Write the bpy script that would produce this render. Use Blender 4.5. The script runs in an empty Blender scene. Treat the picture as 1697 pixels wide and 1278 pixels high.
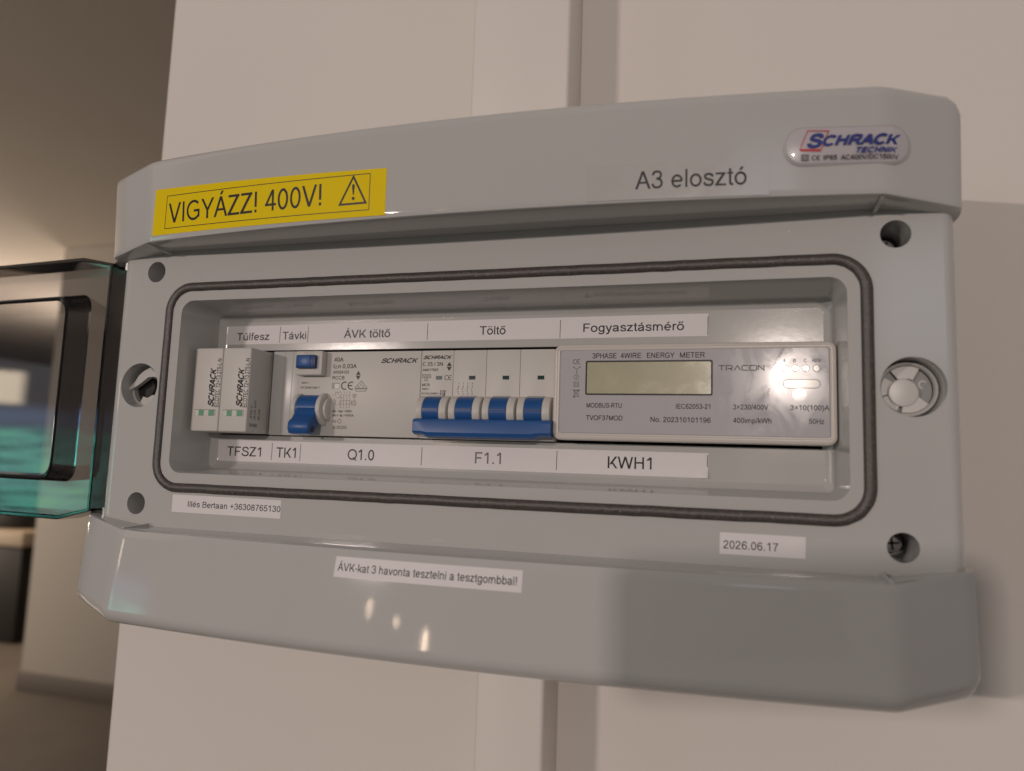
import bpy, bmesh, math, random
from mathutils import Vector, Matrix

random.seed(7)
SC = bpy.context.scene
COL = SC.collection
MM = 0.001
PI = math.pi

# ------------------------------------------------------------------ camera
cam_data = bpy.data.cameras.new('camera')
cam = bpy.data.objects.new('camera', cam_data)
COL.objects.link(cam)
cam_data.sensor_fit = 'HORIZONTAL'
cam_data.sensor_width = 36.0
cam_data.lens = 25.469
cam_data.clip_start = 0.01
cam_data.clip_end = 200.0
R_, F_, U_ = (0.959534, 0.279541, 0.033931), (-0.281588, 0.953228, 0.109837), (-0.00164, -0.114947, 0.99337)
CAM = (277.386, -317.803, -35.331)
cam.matrix_world = Matrix(((R_[0], U_[0], -F_[0], CAM[0]*MM), (R_[1], U_[1], -F_[1], CAM[1]*MM),
                           (R_[2], U_[2], -F_[2], CAM[2]*MM), (0, 0, 0, 1)))
cam_data.dof.use_dof = True
cam_data.dof.focus_distance = 0.37
cam_data.dof.aperture_fstop = 6.6
SC.camera = cam

# ------------------------------------------------------------------ world: the rest of the garage, by direction, plus an added fill glow
world = bpy.data.worlds.new('World')
SC.world = world
world.use_nodes = True
WT = world.node_tree
WT.nodes.clear()


def wn(kind, **kw):
    n = WT.nodes.new(kind)
    for k, v in kw.items():
        setattr(n, k, v)
    return n


def wl(a, b):
    WT.links.new(a, b)


def wmath(op, a, b=None):
    n = wn('ShaderNodeMath', operation=op)
    for i, v in enumerate((a, b)):
        if v is None:
            continue
        if isinstance(v, (int, float)):
            n.inputs[i].default_value = v
        else:
            wl(v, n.inputs[i])
    return n.outputs[0]


tc = wn('ShaderNodeTexCoord')
sep = wn('ShaderNodeSeparateXYZ')
wl(tc.outputs['Generated'], sep.inputs[0])
AZ = wmath('MULTIPLY', wmath('ARCTAN2', sep.outputs[0], wmath('MULTIPLY', sep.outputs[1], -1.0)), 57.29578)
EL = wmath('MULTIPLY', wmath('ARCSINE', sep.outputs[2]), 57.29578)


def wstep(v, a, s):
    n = wn('ShaderNodeMapRange', interpolation_type='SMOOTHSTEP')
    wl(v, n.inputs['Value'])
    n.inputs['From Min'].default_value = a - s
    n.inputs['From Max'].default_value = a + s
    return n.outputs[0]


def wband(v, a, b, s):
    return wmath('MULTIPLY', wstep(v, a, s), wmath('SUBTRACT', 1.0, wstep(v, b, s)))


def wmix(fac, c0, c1):
    n = wn('ShaderNodeMix', data_type='RGBA')
    wl(fac, n.inputs[0])
    for sock, v in ((n.inputs[6], c0), (n.inputs[7], c1)):
        if isinstance(v, tuple):
            sock.default_value = (*v, 1.0)
        else:
            wl(v, sock)
    return n.outputs[2]


mp = wn('ShaderNodeMapping')
mp.inputs['Scale'].default_value = (3.5, 3.5, 34.0)
wl(tc.outputs['Generated'], mp.inputs[0])
wnoise = wn('ShaderNodeTexNoise')
wnoise.inputs['Scale'].default_value = 5.0
wnoise.inputs['Detail'].default_value = 3.0
wl(mp.outputs[0], wnoise.inputs['Vector'])
c = wmix(wstep(EL, 8.0, 30.0), (0.085, 0.079, 0.077), (0.200, 0.183, 0.175))
c = wmix(wband(AZ, 28.0, 120.0, 10.0), c, (0.22, 0.20, 0.19))  # added fill glow from the right, lifts the ambient on the box end
az_left = wband(AZ, -65.0, -54.0, 1.0)
c = wmix(wmath('MULTIPLY', az_left, wband(EL, 2.6, 8.6, 0.5)), c, (0.06, 0.056, 0.062))
c = wmix(wmath('MULTIPLY', az_left, wband(EL, 8.6, 40.0, 0.7)), c, (0.50, 0.41, 0.33))
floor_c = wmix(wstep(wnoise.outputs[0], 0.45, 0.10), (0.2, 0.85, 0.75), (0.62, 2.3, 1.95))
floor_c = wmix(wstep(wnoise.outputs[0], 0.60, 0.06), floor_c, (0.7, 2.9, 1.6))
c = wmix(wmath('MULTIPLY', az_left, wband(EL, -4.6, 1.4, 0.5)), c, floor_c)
c = wmix(wmath('MULTIPLY', az_left, wband(EL, 1.5, 2.7, 0.6)), c, (0.42, 0.62, 1.05))
c = wmix(wmath('MULTIPLY', wband(AZ, -63.6, -59.5, 0.4), wband(EL, 2.9, 5.0, 0.2)), c, (5.0, 4.1, 3.0))
c = wmix(wmath('MULTIPLY', wband(AZ, 10.5, 17.0, 1.6), wband(EL, 8.0, 16.0, 2.5)), c, (1.0, 1.15, 1.4))
bgn = wn('ShaderNodeBackground')
wl(c, bgn.inputs['Color'])
bgn.inputs['Strength'].default_value = 1.0
wo = wn('ShaderNodeOutputWorld')
wl(bgn.outputs[0], wo.inputs['Surface'])

# ------------------------------------------------------------------ lamps


def area_lamp(name, pos, target, sx, sy, power, col):
    d = bpy.data.lights.new(name, 'AREA')
    d.shape = 'RECTANGLE'
    d.size, d.size_y = sx, sy
    d.energy = power
    d.color = col
    o = bpy.data.objects.new(name, d)
    COL.objects.link(o)
    o.location = Vector(pos) * MM
    o.rotation_euler = (Vector(target) - Vector(pos)).to_track_quat('-Z', 'Y').to_euler()
    return o


WARM = (1.0, 0.845, 0.775)
area_lamp('garage_lamp_tall', (-1590, -3180, 200), (160, 0, 0), 0.022, 0.085, 0.15, (1.0, 0.74, 0.52))
area_lamp('garage_lamp_small', (-1395, -3277, 158), (160, 0, 0), 0.022, 0.04, 0.08, (1.0, 0.74, 0.52))
area_lamp('garage_lamp_long', (-1187, -3372, 55), (160, 0, 0), 0.03, 0.17, 0.5, (1.0, 0.74, 0.52))
area_lamp('garage_strip_lamp', (-1665, -3235, 440), (160, 0, 0), 0.26, 0.05, 27.5, WARM)
area_lamp('ceiling_lamp_behind', (570, -3240, 420), (200, 0, 0), 0.12, 0.12, 20.5, (1.0, 0.855, 0.77))
area_lamp('hall_lamp_left', (-6600, 2400, -100), (-3900, 3000, 1150), 0.8, 0.8, 105, (1.0, 0.815, 0.65))
area_lamp('hall_lamp_behind_wall', (-4400, 4700, 300), (-4600, 4600, 1150), 0.8, 0.8, 70, (1.0, 0.83, 0.68))

# ------------------------------------------------------------------ view
SC.view_settings.view_transform = 'Standard'
SC.view_settings.look = 'None'
SC.view_settings.exposure = 0.09
SC.view_settings.gamma = 1.0
SC.view_settings.use_curve_mapping = False
SC.cycles.use_denoising = True
SC.cycles.denoising_prefilter = 'ACCURATE'
SC.cycles.max_bounces = 14
SC.cycles.transmission_bounces = 14
SC.cycles.transparent_max_bounces = 14
SC.cycles.caustics_refractive = False
SC.cycles.caustics_reflective = False

# ------------------------------------------------------------------ materials


def pm(name, col, rough=0.4, spec=0.5, vary=0.0, vscale=40.0, rvary=0.0, bump=0.0, bscale=2000.0, coat=0.0,
       coat_rough=0.05, metallic=0.0, stretch=(1, 1, 1)):
    m = bpy.data.materials.new(name)
    m.use_nodes = True
    nt = m.node_tree
    b = nt.nodes['Principled BSDF']
    b.inputs['Base Color'].default_value = (*col, 1)
    b.inputs['Roughness'].default_value = rough
    b.inputs['Specular IOR Level'].default_value = spec
    b.inputs['Metallic'].default_value = metallic
    b.inputs['Coat Weight'].default_value = coat
    b.inputs['Coat Roughness'].default_value = coat_rough
    t = nt.nodes.new('ShaderNodeTexCoord')
    mpn = nt.nodes.new('ShaderNodeMapping')
    mpn.inputs['Scale'].default_value = stretch
    nt.links.new(t.outputs['Object'], mpn.inputs[0])
    if vary or rvary:
        n = nt.nodes.new('ShaderNodeTexNoise')
        n.inputs['Scale'].default_value = vscale
        n.inputs['Detail'].default_value = 5
        nt.links.new(mpn.outputs[0], n.inputs['Vector'])
        if vary:
            r = nt.nodes.new('ShaderNodeMix')
            r.data_type = 'RGBA'
            r.inputs[6].default_value = (*[x*(1-vary) for x in col], 1)
            r.inputs[7].default_value = (*[min(1, x*(1+vary)) for x in col], 1)
            nt.links.new(n.outputs[0], r.inputs[0])
            nt.links.new(r.outputs[2], b.inputs['Base Color'])
        if rvary:
            mr = nt.nodes.new('ShaderNodeMapRange')
            mr.inputs['To Min'].default_value = max(0.0, rough - rvary)
            mr.inputs['To Max'].default_value = rough + rvary
            nt.links.new(n.outputs[0], mr.inputs['Value'])
            nt.links.new(mr.outputs[0], b.inputs['Roughness'])
    if bump:
        n2 = nt.nodes.new('ShaderNodeTexNoise')
        n2.inputs['Scale'].default_value = bscale
        n2.inputs['Detail'].default_value = 4
        nt.links.new(mpn.outputs[0], n2.inputs['Vector'])
        bp = nt.nodes.new('ShaderNodeBump')
        bp.inputs['Strength'].default_value = bump
        bp.inputs['Distance'].default_value = 0.0005
        nt.links.new(n2.outputs[0], bp.inputs['Height'])
        nt.links.new(bp.outputs[0], b.inputs['Normal'])
    return m


GREY = pm('grey_plastic', (0.495, 0.492, 0.482), 0.045, 0.45, vary=0.03, vscale=25, rvary=0.012, bump=0.003, bscale=2500)


def dusty(m, amount, scale=420.0, thr=0.66):
    nt = m.node_tree
    b = nt.nodes['Principled BSDF']
    src = b.inputs['Base Color'].links[0].from_socket if b.inputs['Base Color'].links else None
    t = nt.nodes.new('ShaderNodeTexCoord')
    n = nt.nodes.new('ShaderNodeTexNoise')
    n.inputs['Scale'].default_value = scale
    n.inputs['Detail'].default_value = 6
    n.inputs['Roughness'].default_value = 0.7
    nt.links.new(t.outputs['Object'], n.inputs['Vector'])
    r = nt.nodes.new('ShaderNodeMapRange')
    r.inputs['From Min'].default_value = thr
    r.inputs['From Max'].default_value = thr + 0.1
    r.inputs['To Max'].default_value = amount
    nt.links.new(n.outputs[0], r.inputs['Value'])
    x = nt.nodes.new('ShaderNodeMix')
    x.data_type = 'RGBA'
    nt.links.new(r.outputs[0], x.inputs[0])
    if src:
        nt.links.new(src, x.inputs[6])
    x.inputs[7].default_value = (0.72, 0.70, 0.67, 1)
    nt.links.new(x.outputs[2], b.inputs['Base Color'])


def smeared(m, lo, hi, scale, stretch=(1, 1, 1)):
    """finger marks: the clear top layer is duller in blotches"""
    nt = m.node_tree
    b = nt.nodes['Principled BSDF']
    t = nt.nodes.new('ShaderNodeTexCoord')
    mpn = nt.nodes.new('ShaderNodeMapping')
    mpn.inputs['Scale'].default_value = stretch
    n = nt.nodes.new('ShaderNodeTexNoise')
    n.inputs['Scale'].default_value = scale
    n.inputs['Detail'].default_value = 7
    n.inputs['Roughness'].default_value = 0.65
    n.inputs['Distortion'].default_value = 0.8
    nt.links.new(t.outputs['Object'], mpn.inputs[0])
    nt.links.new(mpn.outputs[0], n.inputs['Vector'])
    r = nt.nodes.new('ShaderNodeMapRange')
    r.inputs['From Min'].default_value = 0.38
    r.inputs['From Max'].default_value = 0.62
    r.inputs['To Min'].default_value = lo
    r.inputs['To Max'].default_value = hi
    nt.links.new(n.outputs[0], r.inputs['Value'])
    nt.links.new(r.outputs[0], b.inputs['Coat Roughness'])


dusty(GREY, 0.22, 350.0, 0.66)
TRAY = pm('tray_plastic', (0.475, 0.473, 0.462), 0.13, 0.5, vary=0.03, vscale=25, rvary=0.04, bump=0.02, bscale=300)
WHITE = pm('device_plastic', (0.58, 0.56, 0.53), 0.42, 0.4, vary=0.02, vscale=60, bump=0.04, bscale=5000)
CREAM = pm('meter_bezel_plastic', (0.62, 0.58, 0.54), 0.30, 0.5, vary=0.02, vscale=60)
BLANK = pm('blank_plastic', (0.50, 0.50, 0.49), 0.30, 0.5, vary=0.02, vscale=60)
DARKGREY = pm('dark_grey_plastic', (0.24, 0.24, 0.24), 0.4)
BLUE = pm('blue_plastic', (0.016, 0.085, 0.28), 0.36, 0.4, vary=0.08, vscale=120)
NAVY = pm('navy_plastic', (0.012, 0.045, 0.16), 0.35, 0.5)
BLACK = pm('dark_interior', (0.012, 0.012, 0.012), 0.6)
RUBBER = pm('gasket_foam', (0.060, 0.051, 0.047), 0.40, 0.6, vary=0.6, vscale=700, rvary=0.14, bump=0.35, bscale=1500)
dusty(RUBBER, 0.16, 900.0, 0.58)
dusty(TRAY, 0.20, 350.0, 0.66)
PAPER = pm('white_tape', (0.74, 0.71, 0.72), 0.45, 0.35, vary=0.015, vscale=80)
YELLOW = pm('yellow_tape', (0.82, 0.61, 0.0), 0.5, 0.12, vary=0.02, vscale=80)
CLEAR_TAPE = pm('clear_tape', (0.485, 0.477, 0.470), 0.12, 0.6, vary=0.02, vscale=200, rvary=0.06)
BADGE = pm('badge_resin', (0.50, 0.475, 0.50), 0.3, 0.5, coat=1.0, coat_rough=0.02)
INK = pm('black_ink', (0.009, 0.009, 0.010), 0.4, 0.3)
FADED_GLARE = pm('faded_glare_ink', (0.16, 0.15, 0.15), 0.5, 0.3, vary=0.9, vscale=1500)  # scratched, faded print, with the glare over it mixed into the grey
GREYINK = pm('grey_ink', (0.085, 0.08, 0.078), 0.4, 0.3)
EMBOSS = pm('pale_ink', (0.36, 0.345, 0.33), 0.4, 0.3)
BLUEINK = pm('blue_ink', (0.022, 0.035, 0.21), 0.3, 0.4)
REDINK = pm('red_ink', (0.52, 0.05, 0.06), 0.3, 0.4)
GREEN = pm('green_flag', (0.06, 0.27, 0.14), 0.4)
TEAL = pm('dark_green_window', (0.018, 0.045, 0.042), 0.15)
FACE = pm('meter_face', (0.44, 0.43, 0.455), 0.45, 0.25, vary=0.03, vscale=120, coat=0.28, coat_rough=0.085)
LCD = pm('lcd_glass', (0.42, 0.40, 0.27), 0.25, 0.5, vary=0.10, vscale=35, coat=1.0, coat_rough=0.06)
smeared(FACE, 0.045, 0.15, 70.0, (1, 1, 0.6))
smeared(LCD, 0.02, 0.22, 45.0, (1, 1, 1.6))
LED = pm('led_lens', (0.55, 0.53, 0.50), 0.3, 0.3, coat=0.4, coat_rough=0.085)
smeared(LED, 0.05, 0.2, 70.0)
PILL = pm('sensor_lens', (0.40, 0.385, 0.35), 0.45, 0.25, coat=0.3, coat_rough=0.13)
SPOT = pm('face_spot', (0.40, 0.39, 0.40), 0.45, 0.25, coat=0.4, coat_rough=0.10)
PALE = pm('pale_plastic', (0.54, 0.53, 0.51), 0.28, 0.4)
METAL = pm('zinc_screw', (0.40, 0.39, 0.37), 0.3, metallic=1.0)
WALLP = pm('wall_paint', (0.745, 0.70, 0.655), 0.7, 0.25, vary=0.03, vscale=5.0, bump=0.16, bscale=420)
TRUNK = pm('trunking_plastic', (0.76, 0.715, 0.67), 0.42, 0.4, vary=0.015, vscale=6)
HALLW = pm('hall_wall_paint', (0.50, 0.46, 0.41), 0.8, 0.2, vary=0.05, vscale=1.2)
CEIL = pm('ceiling_paint', (0.50, 0.455, 0.40), 0.8, 0.2, vary=0.04, vscale=1.0)
FLOORM = pm('floor_screed', (0.15, 0.13, 0.11), 0.5, 0.4, vary=0.25, vscale=2.5)
SKIRT = pm('skirting_paint', (0.13, 0.11, 0.095), 0.6)
DARKM = pm('dark_steel', (0.018, 0.016, 0.014), 0.6, 0.3, vary=0.4, vscale=4)
BARM = pm('pale_slab', (0.42, 0.34, 0.25), 0.6)

SMOKE = bpy.data.materials.new('smoked_polycarbonate')
SMOKE.use_nodes = True
_nt = SMOKE.node_tree
_nt.nodes.clear()
_g = _nt.nodes.new('ShaderNodeBsdfGlass')
_g.inputs['IOR'].default_value = 1.55
_g.inputs['Roughness'].default_value = 0.012
_v = _nt.nodes.new('ShaderNodeVolumeAbsorption')
_v.inputs['Color'].default_value = (0.50, 0.50, 0.52, 1)
_v.inputs['Density'].default_value = 1100.0
_o = _nt.nodes.new('ShaderNodeOutputMaterial')
_nt.links.new(_g.outputs[0], _o.inputs['Surface'])
_nt.links.new(_v.outputs[0], _o.inputs['Volume'])

# ------------------------------------------------------------------ object helpers (all shapes are given in world millimetres)
ORIGIN = {}


def link_mesh(name, me, mat, parent=None, origin=None, smooth=35.0):
    """me holds world-mm vertices; the object gets its own origin and sits under its parent"""
    o = bpy.data.objects.new(name, me)
    COL.objects.link(o)
    pw = ORIGIN[parent.name] if parent else Vector((0, 0, 0))
    if origin is None:
        xs = [v.co for v in me.vertices]
        lo = Vector([min(v[i] for v in xs) for i in range(3)])
        hi = Vector([max(v[i] for v in xs) for i in range(3)])
        origin = (lo + hi) / 2
    origin = Vector(origin)
    for v in me.vertices:
        v.co = (v.co - origin) * MM
    o.location = (origin - pw) * MM
    if parent:
        o.parent = parent
    ORIGIN[o.name] = origin
    me.materials.clear()
    me.materials.append(mat)
    if smooth:
        for p in me.polygons:
            p.use_smooth = True
        me.set_sharp_from_angle(angle=math.radians(smooth))
    me.update()
    return o


def obj(name, bm, mat, parent=None, origin=None, smooth=35.0, fix=True):
    if fix:
        bmesh.ops.recalc_face_normals(bm, faces=bm.faces[:])
    me = bpy.data.meshes.new(name)
    bm.to_mesh(me)
    bm.free()
    return link_mesh(name, me, mat, parent, origin, smooth)


def tag(o, label, cat, group=None):
    o['label'] = label
    o['category'] = cat
    if group:
        o['group'] = group
    return o


def thing(name, label, cat, loc, group=None):
    o = bpy.data.objects.new(name, None)
    COL.objects.link(o)
    o.location = Vector(loc) * MM
    o.empty_display_size = 0.01
    ORIGIN[o.name] = Vector(loc)
    return tag(o, label, cat, group)


def structure(o):
    o['kind'] = 'structure'
    return o


def box_into(bm, x0, x1, y0, y1, z0, z1, bev=0.0, seg=2):
    vs = [bm.verts.new((x, y, z)) for x in (x0, x1) for y in (y0, y1) for z in (z0, z1)]
    f = [(0, 1, 3, 2), (4, 6, 7, 5), (0, 4, 5, 1), (2, 3, 7, 6), (0, 2, 6, 4), (1, 5, 7, 3)]
    fs = [bm.faces.new([vs[i] for i in q]) for q in f]
    if bev:
        es = list({e for fc in fs for e in fc.edges})
        bmesh.ops.bevel(bm, geom=es, offset=bev, segments=seg, affect='EDGES', profile=0.5)


def box(name, x0, x1, y0, y1, z0, z1, mat, parent=None, bev=0.0, seg=2, origin=None):
    bm = bmesh.new()
    box_into(bm, x0, x1, y0, y1, z0, z1, bev, seg)
    return obj(name, bm, mat, parent, origin)


def loft_into(bm, rings, cap0=True, cap1=True, closed=False):
    rv = [[bm.verts.new(p) for p in r] for r in rings]
    n = len(rv[0])
    pairs = list(zip(rv, rv[1:])) + ([(rv[-1], rv[0])] if closed else [])
    for a, b in pairs:
        for i in range(n):
            j = (i+1) % n
            bm.faces.new((a[i], a[j], b[j], b[i]))
    if not closed:
        if cap0:
            bm.faces.new(rv[0])
        if cap1:
            bm.faces.new(rv[-1][::-1])


def rrect(x0, x1, z0, z1, r, n=6):
    pts = []
    for cx, cz, a0 in ((x1-r, z1-r, 0), (x0+r, z1-r, 90), (x0+r, z0+r, 180), (x1-r, z0+r, 270)):
        for i in range(n+1):
            a = math.radians(a0 + 90.0*i/n)
            pts.append((cx + r*math.cos(a), cz + r*math.sin(a)))
    return pts


def plate(name, outline, holes, y0, y1, mat, parent=None, smooth=35.0):
    """a flat plate with true holes between the planes y0 and y1"""
    cu = bpy.data.curves.new(name, 'CURVE')
    cu.dimensions = '2D'
    cu.fill_mode = 'BOTH'
    for loop in [outline] + holes:
        sp = cu.splines.new('POLY')
        sp.points.add(len(loop)-1)
        for p, q in zip(sp.points, loop):
            p.co = (q[0], q[1], 0, 1)
        sp.use_cyclic_u = True
    cu.extrude = abs(y1-y0)/2
    tmp = bpy.data.objects.new(name + '_tmp', cu)
    COL.objects.link(tmp)
    dg = bpy.context.evaluated_depsgraph_get()
    me = bpy.data.meshes.new_from_object(tmp.evaluated_get(dg), depsgraph=dg)
    bpy.data.objects.remove(tmp)
    bpy.data.curves.remove(cu)
    ym = (y0+y1)/2
    for v in me.vertices:
        x, z, d = v.co
        v.co = (x, ym - d, z)
    bm = bmesh.new()
    bm.from_mesh(me)
    bpy.data.meshes.remove(me)
    bmesh.ops.remove_doubles(bm, verts=bm.verts[:], dist=0.001)
    return obj(name, bm, mat, parent, smooth=smooth)


def circle(cx, cz, r, n=40):
    return [(cx + r*math.cos(2*PI*i/n), cz + r*math.sin(2*PI*i/n)) for i in range(n)]


def tube_y_into(bm, cx, cz, r0, r1, y0, y1, n=40, caps=(True, True)):
    loft_into(bm, [[(x, y0, z) for x, z in circle(cx, cz, r0, n)], [(x, y1, z) for x, z in circle(cx, cz, r1, n)]],
              caps[0], caps[1])


def cyl_x_into(bm, x0, x1, cy, cz, r, n=36, a0=0.0, a1=360.0, bev=0.0):
    def ring(x, rr):
        return [(x, cy + rr*math.cos(math.radians(a0 + (a1-a0)*i/n)), cz + rr*math.sin(math.radians(a0 + (a1-a0)*i/n)))
                for i in range(n if a1-a0 >= 360 else n+1)]
    if bev:
        rings = [ring(x0, r-bev), ring(x0+bev*0.3, r-bev*0.3), ring(x0+bev, r), ring(x1-bev, r), ring(x1-bev*0.3, r-bev*0.3), ring(x1, r-bev)]
    else:
        rings = [ring(x0, r), ring(x1, r)]
    loft_into(bm, rings)


def sheet_into(bm, pts, yf, off):
    """a flat polygon in (x,z) laid off in front of the surface yf(x,z)"""
    bm.faces.new([bm.verts.new((x, yf(x, z)-off, z)) for x, z in pts])


def stroke_into(bm, line, w, yf, off=0.05, closed=False):
    pts = [Vector(p) for p in line]
    n = len(pts)
    L, Rr = [], []
    for i in range(n):
        if closed:
            a, b = pts[i-1], pts[(i+1) % n]
        else:
            a, b = pts[max(i-1, 0)], pts[min(i+1, n-1)]
        d1 = (pts[i]-a)
        d2 = (b-pts[i])
        if d1.length < 1e-9:
            d1 = d2
        if d2.length < 1e-9:
            d2 = d1
        d1.normalize()
        d2.normalize()
        t = d1+d2
        if t.length < 1e-6:
            t = d1.copy()
        t.normalize()
        nrm = Vector((-t.y, t.x))
        k = max(0.45, abs(nrm.dot(Vector((-d1.y, d1.x)))))
        L.append(pts[i] + nrm*(w/2/k))
        Rr.append(pts[i] - nrm*(w/2/k))
    lv = [bm.verts.new((p.x, yf(p.x, p.y)-off, p.y)) for p in L]
    rv = [bm.verts.new((p.x, yf(p.x, p.y)-off, p.y)) for p in Rr]
    m = n if closed else n-1
    for i in range(m):
        j = (i+1) % n
        bm.faces.new((lv[i], lv[j], rv[j], rv[i]))


def arc(cx, cz, r, a0, a1, n=20):
    return [(cx + r*math.cos(math.radians(a0+(a1-a0)*i/n)), cz + r*math.sin(math.radians(a0+(a1-a0)*i/n))) for i in range(n+1)]


# ------------------------------------------------------------------ a plain sans lettering set, drawn as strokes (1000 units to the em, capitals 716 high)
SW = 90


def _leg(x0, y0, x1, y1, w):
    return ('P', [(x0, y0), (x0+w, y0), (x1+w, y1), (x1, y1)])


def _bar(x0, x1, y0, y1):
    return ('P', [(x0, y0), (x1, y0), (x1, y1), (x0, y1)])


def _ell(cx, cy, rx, ry, a0=0, a1=360, n=28):
    pts = [(cx+rx*math.cos(math.radians(a0+(a1-a0)*i/n)), cy+ry*math.sin(math.radians(a0+(a1-a0)*i/n))) for i in range(n+1)]
    if a1-a0 >= 360:
        return ('C', pts[:-1])
    return ('S', pts)


def _spl(*p, n=5):
    out = []
    q = [p[0]] + list(p) + [p[-1]]
    for i in range(1, len(q)-2):
        for k in range(n):
            t = k/n
            a, b, c_, d = q[i-1], q[i], q[i+1], q[i+2]
            out.append(tuple(0.5*((2*b[j]) + (-a[j]+c_[j])*t + (2*a[j]-5*b[j]+4*c_[j]-d[j])*t*t + (-a[j]+3*b[j]-3*c_[j]+d[j])*t**3) for j in (0, 1)))
    out.append(p[-1])
    return ('S', out)


def _ln(*p):
    return ('S', list(p))


def _rot(parts, w, h):
    return [(k, [(w-x, h-y) for x, y in pts]) for k, pts in parts]


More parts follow.
